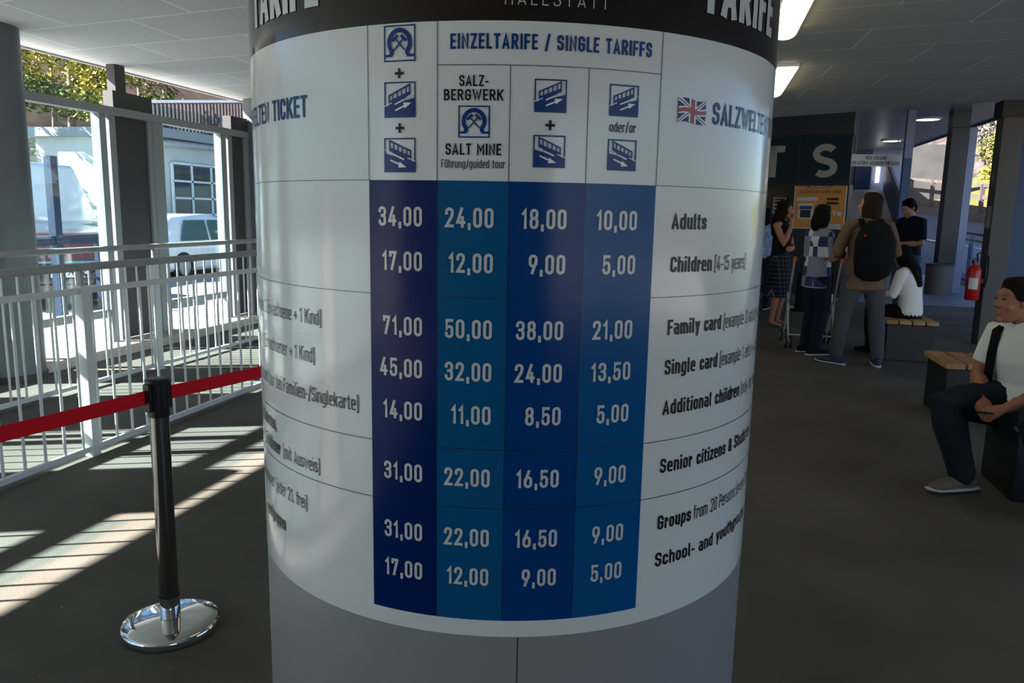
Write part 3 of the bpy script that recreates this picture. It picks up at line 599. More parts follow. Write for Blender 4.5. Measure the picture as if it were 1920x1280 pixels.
q=MB(); cbox(q,.42,.58,0,1.28,.0,.03); tag(q.build('notice_board','paper'),'narrow white board leaning on the ticket counter front','board')
q=MB(); cbox(q,.2,.36,1.0,1.24,.0,.02); tag(q.build('notice','paper'),'small white sheet fixed under the orange poster','notice')
sg=thing('ticket_sign','dark teal sign with big pale letters over the ticket counter','sign',tuple(A))
P_=.985
def signtext(q,ch,uc,v0,h,wt):
    mp=lambda x,y:cp(uc-x,y,.068)
    if ch=='S':
        r=h*.30; pts=[(r*1.02*math.cos(R(a)),v0+h*.735+h*.205*math.sin(R(a))) for a in range(35,236,10)]; pts+= [(r*.0,v0+h*.51)]
        pts=[(.27*h*math.cos(R(a)),v0+h*.715+h*.2*math.sin(R(a))) for a in range(32,250,9)]+[(.28*h*math.cos(R(a)),v0+h*.285+h*.2*math.sin(R(a))) for a in range(70,-146,-9)]
        ribbon(q,pts,h*wt,mp,False,1)
    else: text(q,ch,-GL[ch][0]*h*.74,GL[ch][0]*h*.74,v0,h,wt,mp)
for i,ch in enumerate('STEKCIT'):
    q=MB(); u=i*P_; cbox(q,u+.0,u+P_-.05,2.22,3.10,.0,.06); pn=q.build('letter_panel','teal',sg)
    q=MB(); signtext(q,ch,u+.47,2.34,.62,.21); q.build('letter','letter',pn)
q=MB(); cbox(q,-.02,7*P_,3.10,3.15,0,.08); cbox(q,-.02,7*P_,2.17,2.22,0,.08)
for i in range(1,8): cbox(q,i*P_-.05,i*P_,2.22,3.10,0,.07)
q.build('sign_frame','fascia',sg)
# orange poster
op=thing('orange_poster','orange audio guide poster beside the ticket window','poster',cp(.5,1.78,0))
q=MB(); cbox(q,.02,1.0,1.33,2.19,.03,.045); q.build('border','paper',op)
q=MB(); cbox(q,.04,.98,1.35,2.17,.045,.048); q.build('print','orange',op)
pm=lambda x,y:cp(.98-x,y,.051)
q=MB(); cbox(q,.28,.76,2.13,2.19,.048,.052); q.build('banner','ink_red',op)
q=MB(); text(q,'SALZWELTEN AUDIO GUIDE',.08,.86,2.02,.07,.13,pm); q.build('lettering',mat('brown_print',(104,58,20),.5),op)
q=MB(); cbox(q,.55,.95,1.88,1.95,.048,.052); cbox(q,.62,.9,1.52,1.83,.048,.053); text(q,'SALZWELTEN',.28,.62,2.145,.028,.16,lambda x,y:cp(.98-x,y,.0535))
cbox(q,.08,.38,1.40,1.43,.048,.051); cbox(q,.08,.32,1.36,1.385,.048,.051); cbox(q,.09,.16,1.6,1.67,.048,.051); cbox(q,.2,.24,1.6,1.7,.048,.051); q.build('white_print','paper',op)
q=MB(); cbox(q,.64,.88,1.71,1.78,.053,.056); q.build('screen','ink_blue',op)
q=MB(); cbox(q,.16,.38,1.89,1.94,.048,.052); cbox(q,.16,.38,1.81,1.86,.048,.052); cbox(q,.66,.86,1.55,1.7,.053,.0545); q.build('dark_print','ink_black',op)
# no entry sign
ne=thing('no_entry_sign','white hanging sign reading no entry in three languages','sign',(3.7,18.9,2.7))
S0=Vector((3.15,18.75,0)); se=Vector((.97,.23,0)); sp=lambda x,y,d=0:(S0.x+se.x*x+.23*d,S0.y+se.y*x-.97*d,y)
q=MB(); q.add([sp(0,2.70,0),sp(1.12,2.70,0),sp(1.12,2.70,-.03),sp(0,2.70,-.03),sp(0,2.96,0),sp(1.12,2.96,0),sp(1.12,2.96,-.03),sp(0,2.96,-.03)],[(3,2,1,0),(4,5,6,7),(0,1,5,4),(1,2,6,5),(2,3,7,6),(3,0,4,7)]); q.build('board','paper',ne)
q=MB(); text(q,'KEIN ZUGANG!',.33,.78,2.85,.075,.15,lambda x,y:sp(x,y,.004)); text(q,'NO ENTRY! ACCESSO VIETATO!',.03,1.08,2.735,.075,.15,lambda x,y:sp(x,y,.004)); q.build('lettering','ink_black',ne)
for u_ in (.1,1.02): MB().bar(sp(u_,2.96),sp(u_,3.85),.015).build('hanger','galv',ne)
for i,(x,y) in enumerate([(4.9,19.87),(5.28,25.07),(5.62,29.4)]):
    t=thing('downlight',['nearest round downlight in the pale soffit','middle one of the three round soffit downlights','farthest of the three round soffit downlights'][i],'downlight',(x,y,3.85),0,'round soffit downlights')
    MB().lathe([(.30,0),(.30,-.03),(.25,-.045)],(x,y,3.85),32).build('trim_ring','white_paint',t,True,True); MB().lathe([(.25,-.04),(.0,-.045)],(x,y,3.85),32).build('lens','downlight',t)
# ramp corridor beyond the counter
q=MB().add([(2.9,18.9,0),(4.9,18.9,0),(5.9,27.5,2.5),(4.1,27.5,2.5),(2.9,18.9,-.1),(4.9,18.9,-.1),(5.9,27.5,-.1),(4.1,27.5,-.1)],[(0,1,2,3),(7,6,5,4),(0,4,5,1),(1,5,6,2),(2,6,7,3),(3,7,4,0)])
tag(q.build('access_ramp',mat('pale_ramp_floor',(196,196,206),.6)),'pale sloping access ramp rising behind the ticket counter','ramp')
struct(MB().box(2.6,6.4,28,28.2,0,3.85).build('wall_front','pale_blue'),'pale blue end wall of the ramp corridor','wall')
for i,(x0,x1) in enumerate(((4.35,4.55),(4.85,5.35))): struct(MB().box(x0,x1,27.9,28,2.5,3.8).build('door_%d'%(4+i),'blue_wall'),['narrow blue door on the ramp end wall','wide blue door on the ramp end wall'][i],'door')
tb=tag(MB().box(5.5,5.6,27.85,27.95,2.75,3.5).build('tube_lamp','lit_tube'),'short bright tube lamp on the ramp end wall','wall lamp')
rp=thing('ramp_parapet','blue parapet with pale handrail along the access ramp','parapet',(4.9,19.2,0))
q=MB().add([(4.75,19.0,0),(4.83,19.0,0),(5.75,27.5,2.4),(5.67,27.5,2.4),(4.75,19.0,.95),(4.83,19.0,.95),(5.75,27.5,3.4),(5.67,27.5,3.4)],[(3,2,1,0),(4,5,6,7),(0,1,5,4),(1,2,6,5),(2,3,7,6),(3,0,4,7)]); q.build('panel','blue_wall',rp)
MB().bar((4.8,19.0,1.03),(5.72,27.5,3.45),.07).build('handrail','pale_blue',rp)
# trash bin and fire extinguisher
b=thing('trash_bin','grey round trash bin at the foot of the dark column','trash bin',(4.95,17.9,0)); MB().lathe([(0,0),(.26,0),(.27,.62),(.24,.64),(.24,.5),(0,.5)],(4.95,17.9,0),32).build('body',mat('brownish_bin_metal',(92,84,78),.6),b,True,True)
MB().lathe([(.275,.6),(.275,.645),(.235,.645)],(4.95,17.9,0),32).build('rim','dark_wall',b,True,True)
x,y=3.34,10.66
fx=thing('fire_extinguisher','red fire extinguisher hung on the grey column','fire extinguisher',(x,y,.55))
MB().lathe([(0,.56),(.07,.56),(.08,.58),(.08,.92),(.065,.97),(.03,1.0),(.03,1.02),(0,1.02)],(x,y,0),28).build('cylinder','ext_red',fx,True,True)
q=MB(); q.box(x-.025,x+.025,y-.03,y+.05,1.01,1.06); q.bar((x,y,1.07),(x-.09,y-.05,1.09),.02,.012); q.build('valve','black',fx)
MB().tube([(x+.02,y-.02,1.04),(x+.0,y-.03,1.13),(x+.07,y-.03,1.18),(x+.13,y-.03,1.1),(x+.14,y-.03,.9),(x+.12,y-.03,.72)],.012,8).build('hose','rubber',fx,True,True)
MB().lathe([(.0815,.7),(.0815,.84)],(x,y,0),20,215,290).build('label_sticker','paper',fx,True,True)
q=MB(); q.bar((x+.05,y,.8),(3.48,y+.06,.8),.03,.06); q.build('bracket','dark_wall',fx)

# ------------------------------------------------------------------ outdoors, right: rail, road, fence, rock slope
rl=thing('glass_railing','dark framed glass railing along the right side of the hall','railing',(6.0,17,0))
P0=Vector((5.86,14.2,0)); P1=Vector((6.5,22.4,0)); dd=(P1-P0)
q=MB(); q.bar(P0+Vector((0,0,1.12)),P1+Vector((0,0,1.28)),.05,.06); q.bar(P0+Vector((0,0,.98)),P1+Vector((0,0,1.12)),.04,.04); q.bar(P0+Vector((0,0,.12)),P1+Vector((0,0,.12)),.05,.06); q.build('rail','fascia',rl)
for i in range(6):
    p=P0+dd*(i/5); MB().bar(p,p+Vector((0,0,1.02)),.09,.09).build('post','blue_wall',rl); MB().bar(p+Vector((0,0,1)),p+Vector((0,0,1.17)),.025,.025).build('rail_support','fascia',rl)
    if i<5:
        a,b_=p.lerp(P0+dd*((i+1)/5),.03),p.lerp(P0+dd*((i+1)/5),.97); q=MB(); q.add([a+Vector((0,0,.14)),b_+Vector((0,0,.14)),b_+Vector((0,0,1.0)),a+Vector((0,0,1.0))],[(0,1,2,3)])
        sdm=q.build('pane','rail_glass',rl); sm_=sdm.modifiers.new('s','SOLIDIFY'); sm_.thickness=.01
def sheet(name,rows,m,noise=0,sub=1):
    """surface spanned by rows of points (each row the same count)"""
    q=MB(); n=len(rows[0])
    for r in rows: q.v+=[Vector(p)+Vector((0,0,random.uniform(-noise,noise))) for p in r]
    for i in range(len(rows)-1):
        for j in range(n-1): q.f.append((i*n+j,i*n+j+1,(i+1)*n+j+1,(i+1)*n+j))
    return q.build(name,m,None,True,True)
# fence line: base points f(t)
def fb(t): return Vector((9.4,33.2,1.75)).lerp(Vector((10.35,29.6,1.42)),t)     # t grows toward the viewer
near=lambda t:Vector((6.25,34,-.03)).lerp(Vector((6.25,8,-.03)),t)
rows=[[near(t/10).lerp(fb(-1.5+5*t/10),w) for t in range(11)] for w in (0,.1,.25,.5,.75,1)]
rows=[[ (p if i else Vector((6.25,p.y,-.03))) for p in r] for i,r in enumerate(rows)]
struct(sheet('ground',rows,'road'),'grey asphalt road rising outside the right side','road')
q=MB(); 
q.bar(near(.0).lerp(fb(-1.5),.5)+Vector((0,0,.012)),near(1).lerp(fb(3.5),.5)+Vector((0,0,.012)),.14,.012); tag(q.build('road_marking','paper'),'white line painted along the grey road','road marking')
q=MB(); q.bar(fb(-2)+Vector((-.1,0,.05)),fb(3.5)+Vector((-.1,0,.05)),.3,.35); tag(q.build('road_curb','wood_grey'),'grey curb wall under the wooden fence','curb')
fe=thing('wooden_fence','weathered grey wooden fence along the road','fence',tuple(fb(0)))
for z in (.42,.82,1.24): 
    q=MB(); q.bar(fb(-3.6)+Vector((0,0,z)),fb(3.3)+Vector((0,0,z)),.06,.15 if z<1.2 else .11); q.build('rail','wood_grey',fe)
for i in range(16):
    p=fb(-3.5+i*.44); q=MB(); q.bar(p,p+Vector((0,0,1.28)),.13,.13); q.build('post','wood_grey',fe)
tt=[-2.2+6*j/12 for j in range(13)]
tt=[-6+9.5*j/18 for j in range(19)]
gr=[[fb(t)+Vector((d*.95,d*.28,z)) for t in tt] for d,z in ((0,.05),(1.5,.35),(3.5,.8),(5.5,1.25))]
struct(sheet('lawn',gr,'grass',.04),'sunlit dry lawn behind the wooden fence','lawn')
def rough(name,x0,x1,fn_,nx,ny,m,amp):
    rws=[]
    for j in range(ny+1):
        rws.append([])
        for i in range(nx+1):
            p=fn_(i/nx,j/ny); rws[-1].append(p+Vector((random.uniform(-amp,amp),random.uniform(-amp,amp),random.uniform(-amp,amp)*.6)))
    return sheet(name,rws,m)
rk=rough('rock_slope',0,1,lambda u,v:fb(-6+7.5*u)+Vector((5.2+v*1.2,1.6,1.1+v*2.5)),70,16,'rock',.16); struct(rk,'pale rocky slope behind the lawn','rock slope')
hs=rough('hillside',0,1,lambda u,v:fb(-8+9.5*u)+Vector((6.4+v*14,3,3.5+v*11)),24,14,mat('dark_green_hillside',(48,52,34),.95,0,.2,.4,1.2,.5,5),.3); struct(hs,'green hillside above the rocky slope','hillside')
def leaves(mb,c,r,n,size,flat=.0):
    for _ in range(n):
        while True:
            p=Vector((random.uniform(-1,1),random.uniform(-1,1),random.uniform(-1,1)))
            if .25<p.length<1: break
        p=Vector((c[0]+p.x*r[0],c[1]+p.y*r[1],c[2]+p.z*r[2])); s=size*random.uniform(.6,1.3)
        a=Vector((random.gauss(0,1),random.gauss(0,1),random.gauss(0,.6))).normalized(); b=a.cross(Vector((random.gauss(0,1),random.gauss(0,1),random.gauss(0,1)))).normalized()
        mb.add([p-a*s,p-b*s*.5,p+a*s,p+b*s*.5],[(0,1,2,3)])
    return mb
for i,(u,v,m_,lab) in enumerate([(.545,.6,'leaf_ivy','bushy ivy hanging over the rock left of the grey column'),(.565,.85,'leaf_yellow','yellow green shrub crowning the rock slope'),(.585,.55,'leaf_green','dark green ivy patch on the rock slope'),(.50,.95,'twig','bare grey brush on the rock by the dark column'),(.59,1.05,'twig','bare grey brush above the ivy patch'),(.57,.15,'leaf_yellow','small yellow bush at the foot of the rock slope')]):
    c=fb(-6+7.5*u)+Vector((5.0+v*1.2,1.5,1.1+v*2.5)); tag(leaves(MB(),c,(.7,1.3,.75) if i!=5 else (.4,.5,.4),900 if i!=5 else 300,.09).build('shrub',m_),lab,'shrub')
bw=tag(MB().box(8.2,10.6,37.5,38,.5,4.8).build('retaining_wall',mat('grey_concrete',(74,72,70),.9,0,.2,.2,1.5)),'pale grey wall beyond the fence next to the slim blue post','wall')  # one even grey with random mottling
struct(MB().add([(6.2,5,-.04),(30,5,-.04),(30,-25,-.04),(6.2,-25,-.04)],[(0,1,2,3)]).build('ground','paving'),'unseen yard right of the hall, paved pale to bounce light','ground')  # unseen ground, pale paving chosen to bounce sun up to the ceiling

# ------------------------------------------------------------------ outdoors, left
def wheel(mb_t,mb_h,c,r,w,ax):
    a=Vector(ax); 
    for (mb,rr,ww) in ((mb_t,r,w),(mb_h,r*.66,w+.02)):
        mb.loft([Vector(c)-a*ww/2,Vector(c)+a*ww/2],[rr,rr],24,(0,0,1),False)
def car(name,label,cat,loc,rz,paint,Lc,Wc,Hc,plate=None,van=False):
    t=thing(name,label,cat,loc,rz); hl_=Lc/2; w=Wc/2
    def rings(prof):
        q=MB(); n=len(prof[0][1])
        for y,r in prof: q.v+=[Vector((x_,y,z_)) for x_,z_ in r]
        for i in range(len(prof)-1):
            for k in range(n): q.f.append((i*n+k,i*n+(k+1)%n,(i+1)*n+(k+1)%n,(i+1)*n+k))
        q.f+=[tuple(range(n-1,-1,-1)),tuple((len(prof)-1)*n+k for k in range(n))]; return q
    def sec(wl,wu,z0,z1,r=.08): return [(-wl+r,z0),(wl-r,z0),(wl,z0+r),(wu,z1-r),(wu-r,z1),(-wu+r,z1),(-wu,z1-r),(-wl,z0+r)]
    zb=.55*Hc if not van else .5*Hc
    body=[(-hl_,sec(w*.86,w*.84,.32,zb*.86)),(-hl_+.12,sec(w*.96,w*.93,.2,zb)),(-hl_*.5,sec(w,w*.96,.18,zb+.02)),(hl_*.4,sec(w,w*.96,.18,zb)),(hl_*.8,sec(w*.95,w*.9,.2,zb*.9)),(hl_,sec(w*.8,w*.74,.3,zb*.75))]
    rings(body).build('body',paint,t,False,True,.02)
    if van: gh=[(-hl_+.03,sec(w*.92,w*.82,zb-.06,Hc-.03)),(-hl_*.5,sec(w*.95,w*.86,zb-.06,Hc)),(hl_*.5,sec(w*.95,w*.86,zb-.06,Hc)),(hl_*.85,sec(w*.86,w*.7,zb-.06,zb+.15))]
    else: gh=[(-hl_+.1,sec(w*.84,w*.6,zb-.06,zb+.08,.03)),(-hl_*.62,sec(w*.9,w*.72,zb-.06,Hc-.06)),(-hl_*.1,sec(w*.92,w*.74,zb-.06,Hc)),(hl_*.15,sec(w*.92,w*.74,zb-.06,Hc-.04)),(hl_*.55,sec(w*.86,w*.62,zb-.06,zb+.06,.03))]
    rings(gh).build('cabin',paint,t,False,True,.02)
    for sx in (-1,1):
        q=MB(); z1=Hc-.14
        X=lambda z:sx*(w*.93+(w*.745-w*.93)*(z-zb)/(Hc-zb)+.012)
        for ya,yb,yc,yd in ((-hl_*.62,-hl_*.14,-hl_*.14,-hl_*.5),(-hl_*.1,hl_*.36,hl_*.12,-hl_*.1)):
            q.add([(X(zb+.06),ya,zb+.06),(X(zb+.06),yb,zb+.06),(X(z1),yc,z1),(X(z1),yd,z1)],[(0,1,2,3)])
        q.build('side_window','car_glass',t,False)
    q=MB(); q.add([(-w*.7,-hl_+.07,zb+.06),(w*.7,-hl_+.07,zb+.06),(w*.6,-hl_*.66-.03 if not van else -hl_,Hc-.16),(-w*.6,-hl_*.66-.03 if not van else -hl_,Hc-.16)],[(0,1,2,3)]); q.build('rear_window','car_glass',t,False)
    for sx in (-1,1):
        for yy in (-hl_*.62,hl_*.64):
            a,b=MB(),MB(); wheel(a,b,(sx*(w-.1),yy,.31),.31,.2,(1,0,0)); wo=a.build('wheel','rubber',t,False,True); b.build('hubcap','galv',wo,False,True)
        MB().box(sx*w*.62-.11,sx*w*.62+.11,-hl_-.015,-hl_+.1,zb*.62,zb*.92).build('tail_lamp','tail_red',t,False,False,.02)
    MB().box(-w*.85,w*.85,-hl_-.06,-hl_+.1,.3,.42).build('bumper','galv' if van else paint,t,False,False,.02)
    if plate:
        pb=MB().box(-.27,.27,-hl_-.03,-hl_-.01,.52,.65).build('number_plate','paper',t,False); MB().box(-.27,-.22,-hl_-.034,-hl_-.03,.52,.65).build('plate_band','blue_steel',pb,False)
        q=MB(); text(q,plate,-.19,.25,.55,.07,.16,lambda x_,y_:(x_,-hl_-.033,y_)); q.build('plate_lettering','ink_black',pb,False)
    return t
dirv=Vector((-9.45,9.9,0)).normalized()
car('car','dark maroon car seen from behind with red tail lamps and number plate','car',(-9.45+dirv.x*1.8,9.9+dirv.y*1.8,-.1),math.atan2(dirv.y,dirv.x)-math.pi/2,'car_brown',3.6,1.7,1.22,'GM 700Y')
car('car','white parked hatchback seen from the side through the second pane','car',(-12.15,16.5,-.1),0,'car_white',4.3,1.75,1.47)
vv=car('camper_van','white van with a red stripe parked behind the blue posts','van',(-14.6,13.5,-.1),R(8),'car_white',5.4,2.1,2.5,None,True)
MB().box(1.055,1.075,-2.3,2.1,.85,.98).build('stripe','tail_red',vv,False)
gt=thing('blue_steel_frame','blue steel posts and beam standing outside the first pane','gate',(-9,9.3,-.1))
MB().bar((-9,9.28,-.1),(-9,9.28,2.2),.12).build('post','blue_steel',gt); MB().bar((-9,8.2,1.0),(-9,10.15,1.03),.10,.13).build('beam','blue_steel',gt); MB().bar((-9,10.05,-.1),(-9,10.05,1.0),.07).build('post','blue_steel',gt); MB().bar((-9,9.3,.62),(-9,10.05,.4),.04).build('brace','blue_steel',gt)
hd=tag(MB().box(-19,-16.8,10,26,-.1,2.75).build('retaining_wall','beige_wall'),'beige concrete retaining wall below the wooded slope','wall')
bl=thing('building','white rendered house with a gridded window behind the white car','house',(-14,19,-.1))
MB().box(-16.5,-13.1,16.6,26,-.1,3.35).build('wall','render',bl); MB().box(-16.7,-12.8,16.4,26.2,3.2,3.42).build('eaves','frame',bl)
w=MB().box(-13.12,-13.06,17.25,20.4,.9,2.62).build('window','window_dark',bl)
q=MB()
for s in (17.25,18.02,18.85,19.7,20.4): q.box(-13.08,-13.03,s-.03,s+.03,.9,2.62)
for z in (.9,1.33,1.75,2.18,2.62): q.box(-13.08,-13.03,17.25,20.4,z-.025,z+.025)
q.build('window_bars','white_paint',w)
MB().loft([(-12.95,16.9,3.08),(-12.95,18.9,3.12)],[.09,.09],12).build('awning_roll','galv',bl,True,True)
sf=thing('slat_fence','upright grey slat fence on top of the white house','fence',(-13.3,19,3.42))
for i in range(64):
    s=16.5+i*.15; MB().box(-13.3,-13.25,s,s+.09,3.42,4.0+.14*(s-16.67)).build('slat','wood_grey',sf)
q=MB(); q.bar((-13.27,16.45,4.0),(-13.27,26.1,5.35),.07,.07); q.build('top_rail','white_paint',sf)
hl2=rough('hillside',0,1,lambda u,v:Vector((-17.5-v*26,6+u*44,2.3+v*13)),44,22,'hill',.35); struct(hl2,'steep wooded slope covered in brown leaves','hillside')
def tree(s,n,z,h,r,m_,lab,lr):
    t=thing('tree',lab,'tree',(n,s,z),0,'trees on the slope above the yard')
    MB().loft([(n,s,z-.4),(n+.05,s+.1,z+h*.4),(n+.12,s+.05,z+h)],[r,r*.85,r*.5],10).build('trunk','bark',t,True,True)
    q=MB()
    for _ in range(5):
        c=(n+random.uniform(-.2,1.2),s+random.uniform(-1,1)*lr,z+h*random.uniform(.35,.95)); leaves(q,c,(.8,.9*lr,.55),420,.075)
    q.build('foliage',m_,t)
for a in [(17.4,-18.3,2.6,4.4,.10,'leaf_green','green tree at the left edge of the wooded slope',1.0),(18.7,-18.0,2.7,3.6,.08,'leaf_yellow','yellow green tree beside the leftmost green tree',.9),(20.0,-18.6,2.9,4.0,.13,'leaf_green','slim trunked tree in the middle of the slope',.6),
          (21.0,-18.2,2.8,4.0,.16,'leaf_yellow','yellow tree with a thick pale trunk left of the dark post',.7),(23.2,-18.8,3.2,4.2,.09,'leaf_green','thin green tree right of the dark post',.7),(25.4,-19.5,3.4,4.2,.1,'leaf_brown','brown leaved tree above the slat fence',.9),(15.6,-18.2,2.6,4.6,.1,'leaf_green','green tree behind the big round column',1.0)]: tree(*a)
for s,lab in ((16.2,'low shrub on the retaining wall left of the blue post'),(18.2,'low shrub on the retaining wall behind the blue post'),(20.0,'low shrub at the right end of the retaining wall')): tag(leaves(MB(),(-17.2,s,3.0),(.5,1.0,.45),700,.06).build('shrub','leaf_green'),lab,'shrub')

M['hair_brown']=mat('brown_hair',(48,30,20),.75,0,.15,.3,60,.5,120)
# ------------------------------------------------------------------ people (local frame: facing +Y, right hand side +X)
def person(label,loc,face,H=1.75,J=None,skin='skin',hair='hair',hairstyle='short',top=None,sleeve=.5,bottom='grey_cloth',shoes='shoe_navy',sole='sole',skirt=None,vox=.011,neckline=.0,build_=1.0,headyaw=0,headpitch=0,headroll=0,legs=True,curl=(.5,.5),look=None,barefoot=False,hem=None):
    k=H/1.75
    j=dict(pel=(0,0,.95),wai=(0,0,1.1),che=(0,.015,1.30),nck=(0,-.01,1.48),hd=(0,.02,1.625),
      shR=(.185,-.01,1.42),elR=(.235,-.03,1.14),wrR=(.235,.05,.90),shL=(-.185,-.01,1.42),elL=(-.235,-.03,1.14),wrL=(-.235,.05,.90),
      hiR=(.09,0,.93),knR=(.10,.03,.50),anR=(.10,-.02,.09),hiL=(-.09,0,.93),knL=(-.10,.03,.50),anL=(-.10,-.02,.09),
      toR=(.03,1,0),toL=(-.03,1,0),haR=None,haL=None,paR=(0,0,0),paL=(0,0,0))
    j.update(J or {})
    V={a:(Vector(b)*k if b is not None and a[:2] not in('to','ha','pa') else (Vector(b) if b is not None else None)) for a,b in j.items()}
    rz=math.atan2(face[1],face[0])-math.pi/2
    p=thing('person',label,'person',(loc[0],loc[1],loc[2] if len(loc)>2 else 0),rz)
    side=(V['shR']-V['shL']).normalized(); hs=(V['hiR']-V['hiL']).normalized(); b=build_*k
    up=(V['nck']-V['pel']).normalized(); lo=V['pel']-(V['wai']-V['pel']).normalized()*.10*k
    def torso(m,off,z0=None,z1=None):
        P=[V['pel'],V['wai'],V['che'],V['che'].lerp(V['nck'],.45),V['che'].lerp(V['nck'],.74)]; Rd=[(.165*b,.115*b),(.142*b,.108*b),(.165*b,.118*b),(.168*b,.10*b),(.12*b,.075*b)]
        m.loft([lo]+P,[(.13*b+off,.10*b+off)]+[(x+off,y+off) for x,y in Rd],20,side)
    def arm(m,s,off,t0=0,t1=1,grow=0):
        sh,el,wr=V['sh'+s],V['el'+s],V['wr'+s]; inn=sh.lerp(V['che'].lerp(V['nck'],.78),.45)
        pts=[inn,sh,sh.lerp(el,.35),sh.lerp(el,.7),el,el.lerp(wr,.3),el.lerp(wr,.7),wr]; rad=[.056,.053,.050,.046,.042,.043,.034,.027]
        par=[-.2,0,.175,.35,.5,.65,.85,1]
        out=[(q,r) for q,r,u in zip(pts,rad,par) if u<=t1+1e-6]
        if t1<1 and abs(t1-par[len(out)-1])>1e-3:
            i=len(out); w=(t1-par[i-1])/(par[i]-par[i-1]); out.append((pts[i-1].lerp(pts[i],w),rad[i-1]+(rad[i]-rad[i-1])*w))
        n=len(out); m.loft([q for q,_ in out],[r*k*(build_*.5+.5)+off+grow*(i/n) for i,(q,r) in enumerate(out)],14,(0,0,1) if abs((el-sh).normalized().z)<.7 else (1,0,0),t1>=1)
    def leg(m,s,off,t1=1,fl=0):
        hi,kn,an=V['hi'+s],V['kn'+s],V['an'+s]
        pts=[hi,hi.lerp(kn,.3),hi.lerp(kn,.75),kn,kn.lerp(an,.3),kn.lerp(an,.7),an]; rad=[.095,.088,.066,.058,.057,.042,.036]; par=[0,.15,.38,.5,.65,.85,1]
        sel=[(q,r,u) for q,r,u in zip(pts,rad,par) if u<=t1+1e-6]
        m.loft([q for q,_,_ in sel],[r*b+off+fl*max(0,u-.4) for q,r,u in sel],14,hs if abs((kn-hi).normalized().dot(hs))<.8 else (0,0,1))
    # ---- head frame
    hm=Matrix.Translation(V['hd'])@Euler((R(headpitch),R(headroll),R(headyaw)),'ZXY'[0:0] or 'XYZ').to_matrix().to_4x4()
    hm=Matrix.Translation(V['hd'])@Matrix.Rotation(R(headyaw),4,'Z')@Matrix.Rotation(R(headpitch),4,'X')@Matrix.Rotation(R(headroll),4,'Y')@Matrix.Scale(k,4)
    body=MB(); torso(body,0); body.loft([V['che'].lerp(V['nck'],.7),V['nck'],V['nck'].lerp(V['hd'],.5),V['hd']-Vector((0,.015*k,.02*k))],[.07*k,.056*k,.053*k,.05*k],14)
    h=MB(); h.ell((0,-.015,.045),(.074,.094,.084),18); h.ell((0,.022,-.012),(.062,.072,.098),18); h.ell((0,.036,-.075),(.046,.05,.042)); h.ell((0,.07,.048),(.048,.022,.014)); 
    h.loft([(0,.086,.035),(0,.099,.005),(0,.107,-.017),(0,.096,-.025)],[.008,.010,.013,.009],10); h.ell((.016,.096,-.022),(.011,.013,.009),8); h.ell((-.016,.096,-.022),(.011,.013,.009),8)
    h.ell((0,.089,-.05),(.024,.011,.007),10); h.ell((0,.087,-.063),(.021,.012,.007),10); h.ell((0,.076,-.098),(.022,.02,.018),10)
    for sx in (1,-1): h.ell((sx*.076,-.008,.0),(.010,.022,.032),10); h.ell((sx*.045,.062,-.022),(.022,.022,.02),10)
    h.xf(hm); body.add(h.v,h.f)
    for s,sx in (('R',1),('L',-1)):
        arm(body,s,0)
        wr=V['wr'+s]; d=(V['ha'+s].normalized() if V['ha'+s] is not None else (wr-V['el'+s]).normalized())
        pn=V['pa'+s] if V['pa'+s].length>.1 else Vector((-sx,0,0))                          # palm normal
        pn=(pn-d*pn.dot(d)).normalized(); ax=d.cross(pn)                                     # across the knuckles
        q=MB(); q.loft([wr-d*.015*k,wr+d*.03*k,wr+d*.07*k,wr+d*.092*k],[(.024*k,.017*k),(.037*k,.016*k),(.041*k,.0145*k),(.038*k,.012*k)],12,ax)
        cu=curl[0 if s=='R' else 1]
        for i,(o,L_) in enumerate(((-.030,.066),(-.010,.076),(.010,.071),(.029,.056))):
            a0=wr+d*.088*k+ax*o*k; ang=cu*.9; d1=d*math.cos(ang)+pn*math.sin(ang); d2=d*math.cos(ang*2.1)+pn*math.sin(ang*2.1); L_*=k
            p1=a0+d1*L_*.45; p2=p1+d2*L_*.32; d3=d*math.cos(ang*2.9)+pn*math.sin(ang*2.9); p3=p2+d3*L_*.25
            q.loft([a0-d*.02*k,a0,p1,p2,p3],[.0092*k,.0092*k,.0086*k,.0078*k,.0068*k],8,ax)
        sg=-1 if s=='R' else 1
        sg=1 if (ax*1).dot(Vector((0,1,.6)))>0 else -1                                        # thumb side: forward / up
        t0=wr+d*.022*k+ax*sg*.022*k; td=(d*.85+ax*sg*.38+pn*.35).normalized(); q.loft([t0,t0+td*.035*k,t0+td*.035*k+(d*.85+pn*.4).normalized()*.03*k,t0+td*.035*k+(d*.8+pn*.6).normalized()*.052*k],[.013*k,.0115*k,.0098*k,.008*k],8,ax)
        body.add(q.v,q.f)
    if legs:
        for s in 'RL':
            leg(body,s,0); an=V['an'+s]; d=V['to'+s].normalized(); body.loft([an+Vector((0,0,-.02))*k-d*.02*k,an+Vector((0,0,-.05))*k+d*.05*k,an+Vector((0,0,-.065))*k+d*.14*k],[.036*k,(.038*k,.03*k),(.036*k,.02*k)],12,d.cross(Vector((0,0,1))))
    body.build('body',skin,p,False,True,0,vox if vox<.008 else vox*.8)
    # ---- eyes and hair
    ey=MB()
    for sx in (1,-1): ey.ell((sx*.031,.085,.02),(.011,.007,.006),10)
    ey.xf(hm).build('eye','eye',p,False,True)
    hr=MB(); hr.ell((0,-.024,.062),(.084,.098,.082),18); hr.ell((0,-.062,.0),(.076,.058,.085),16); hr.ell((0,.02,.11),(.06,.05,.03),12)
    if hairstyle=='short':
        for sx in (1,-1): hr.ell((sx*.072,.0,.05),(.016,.045,.05),10)
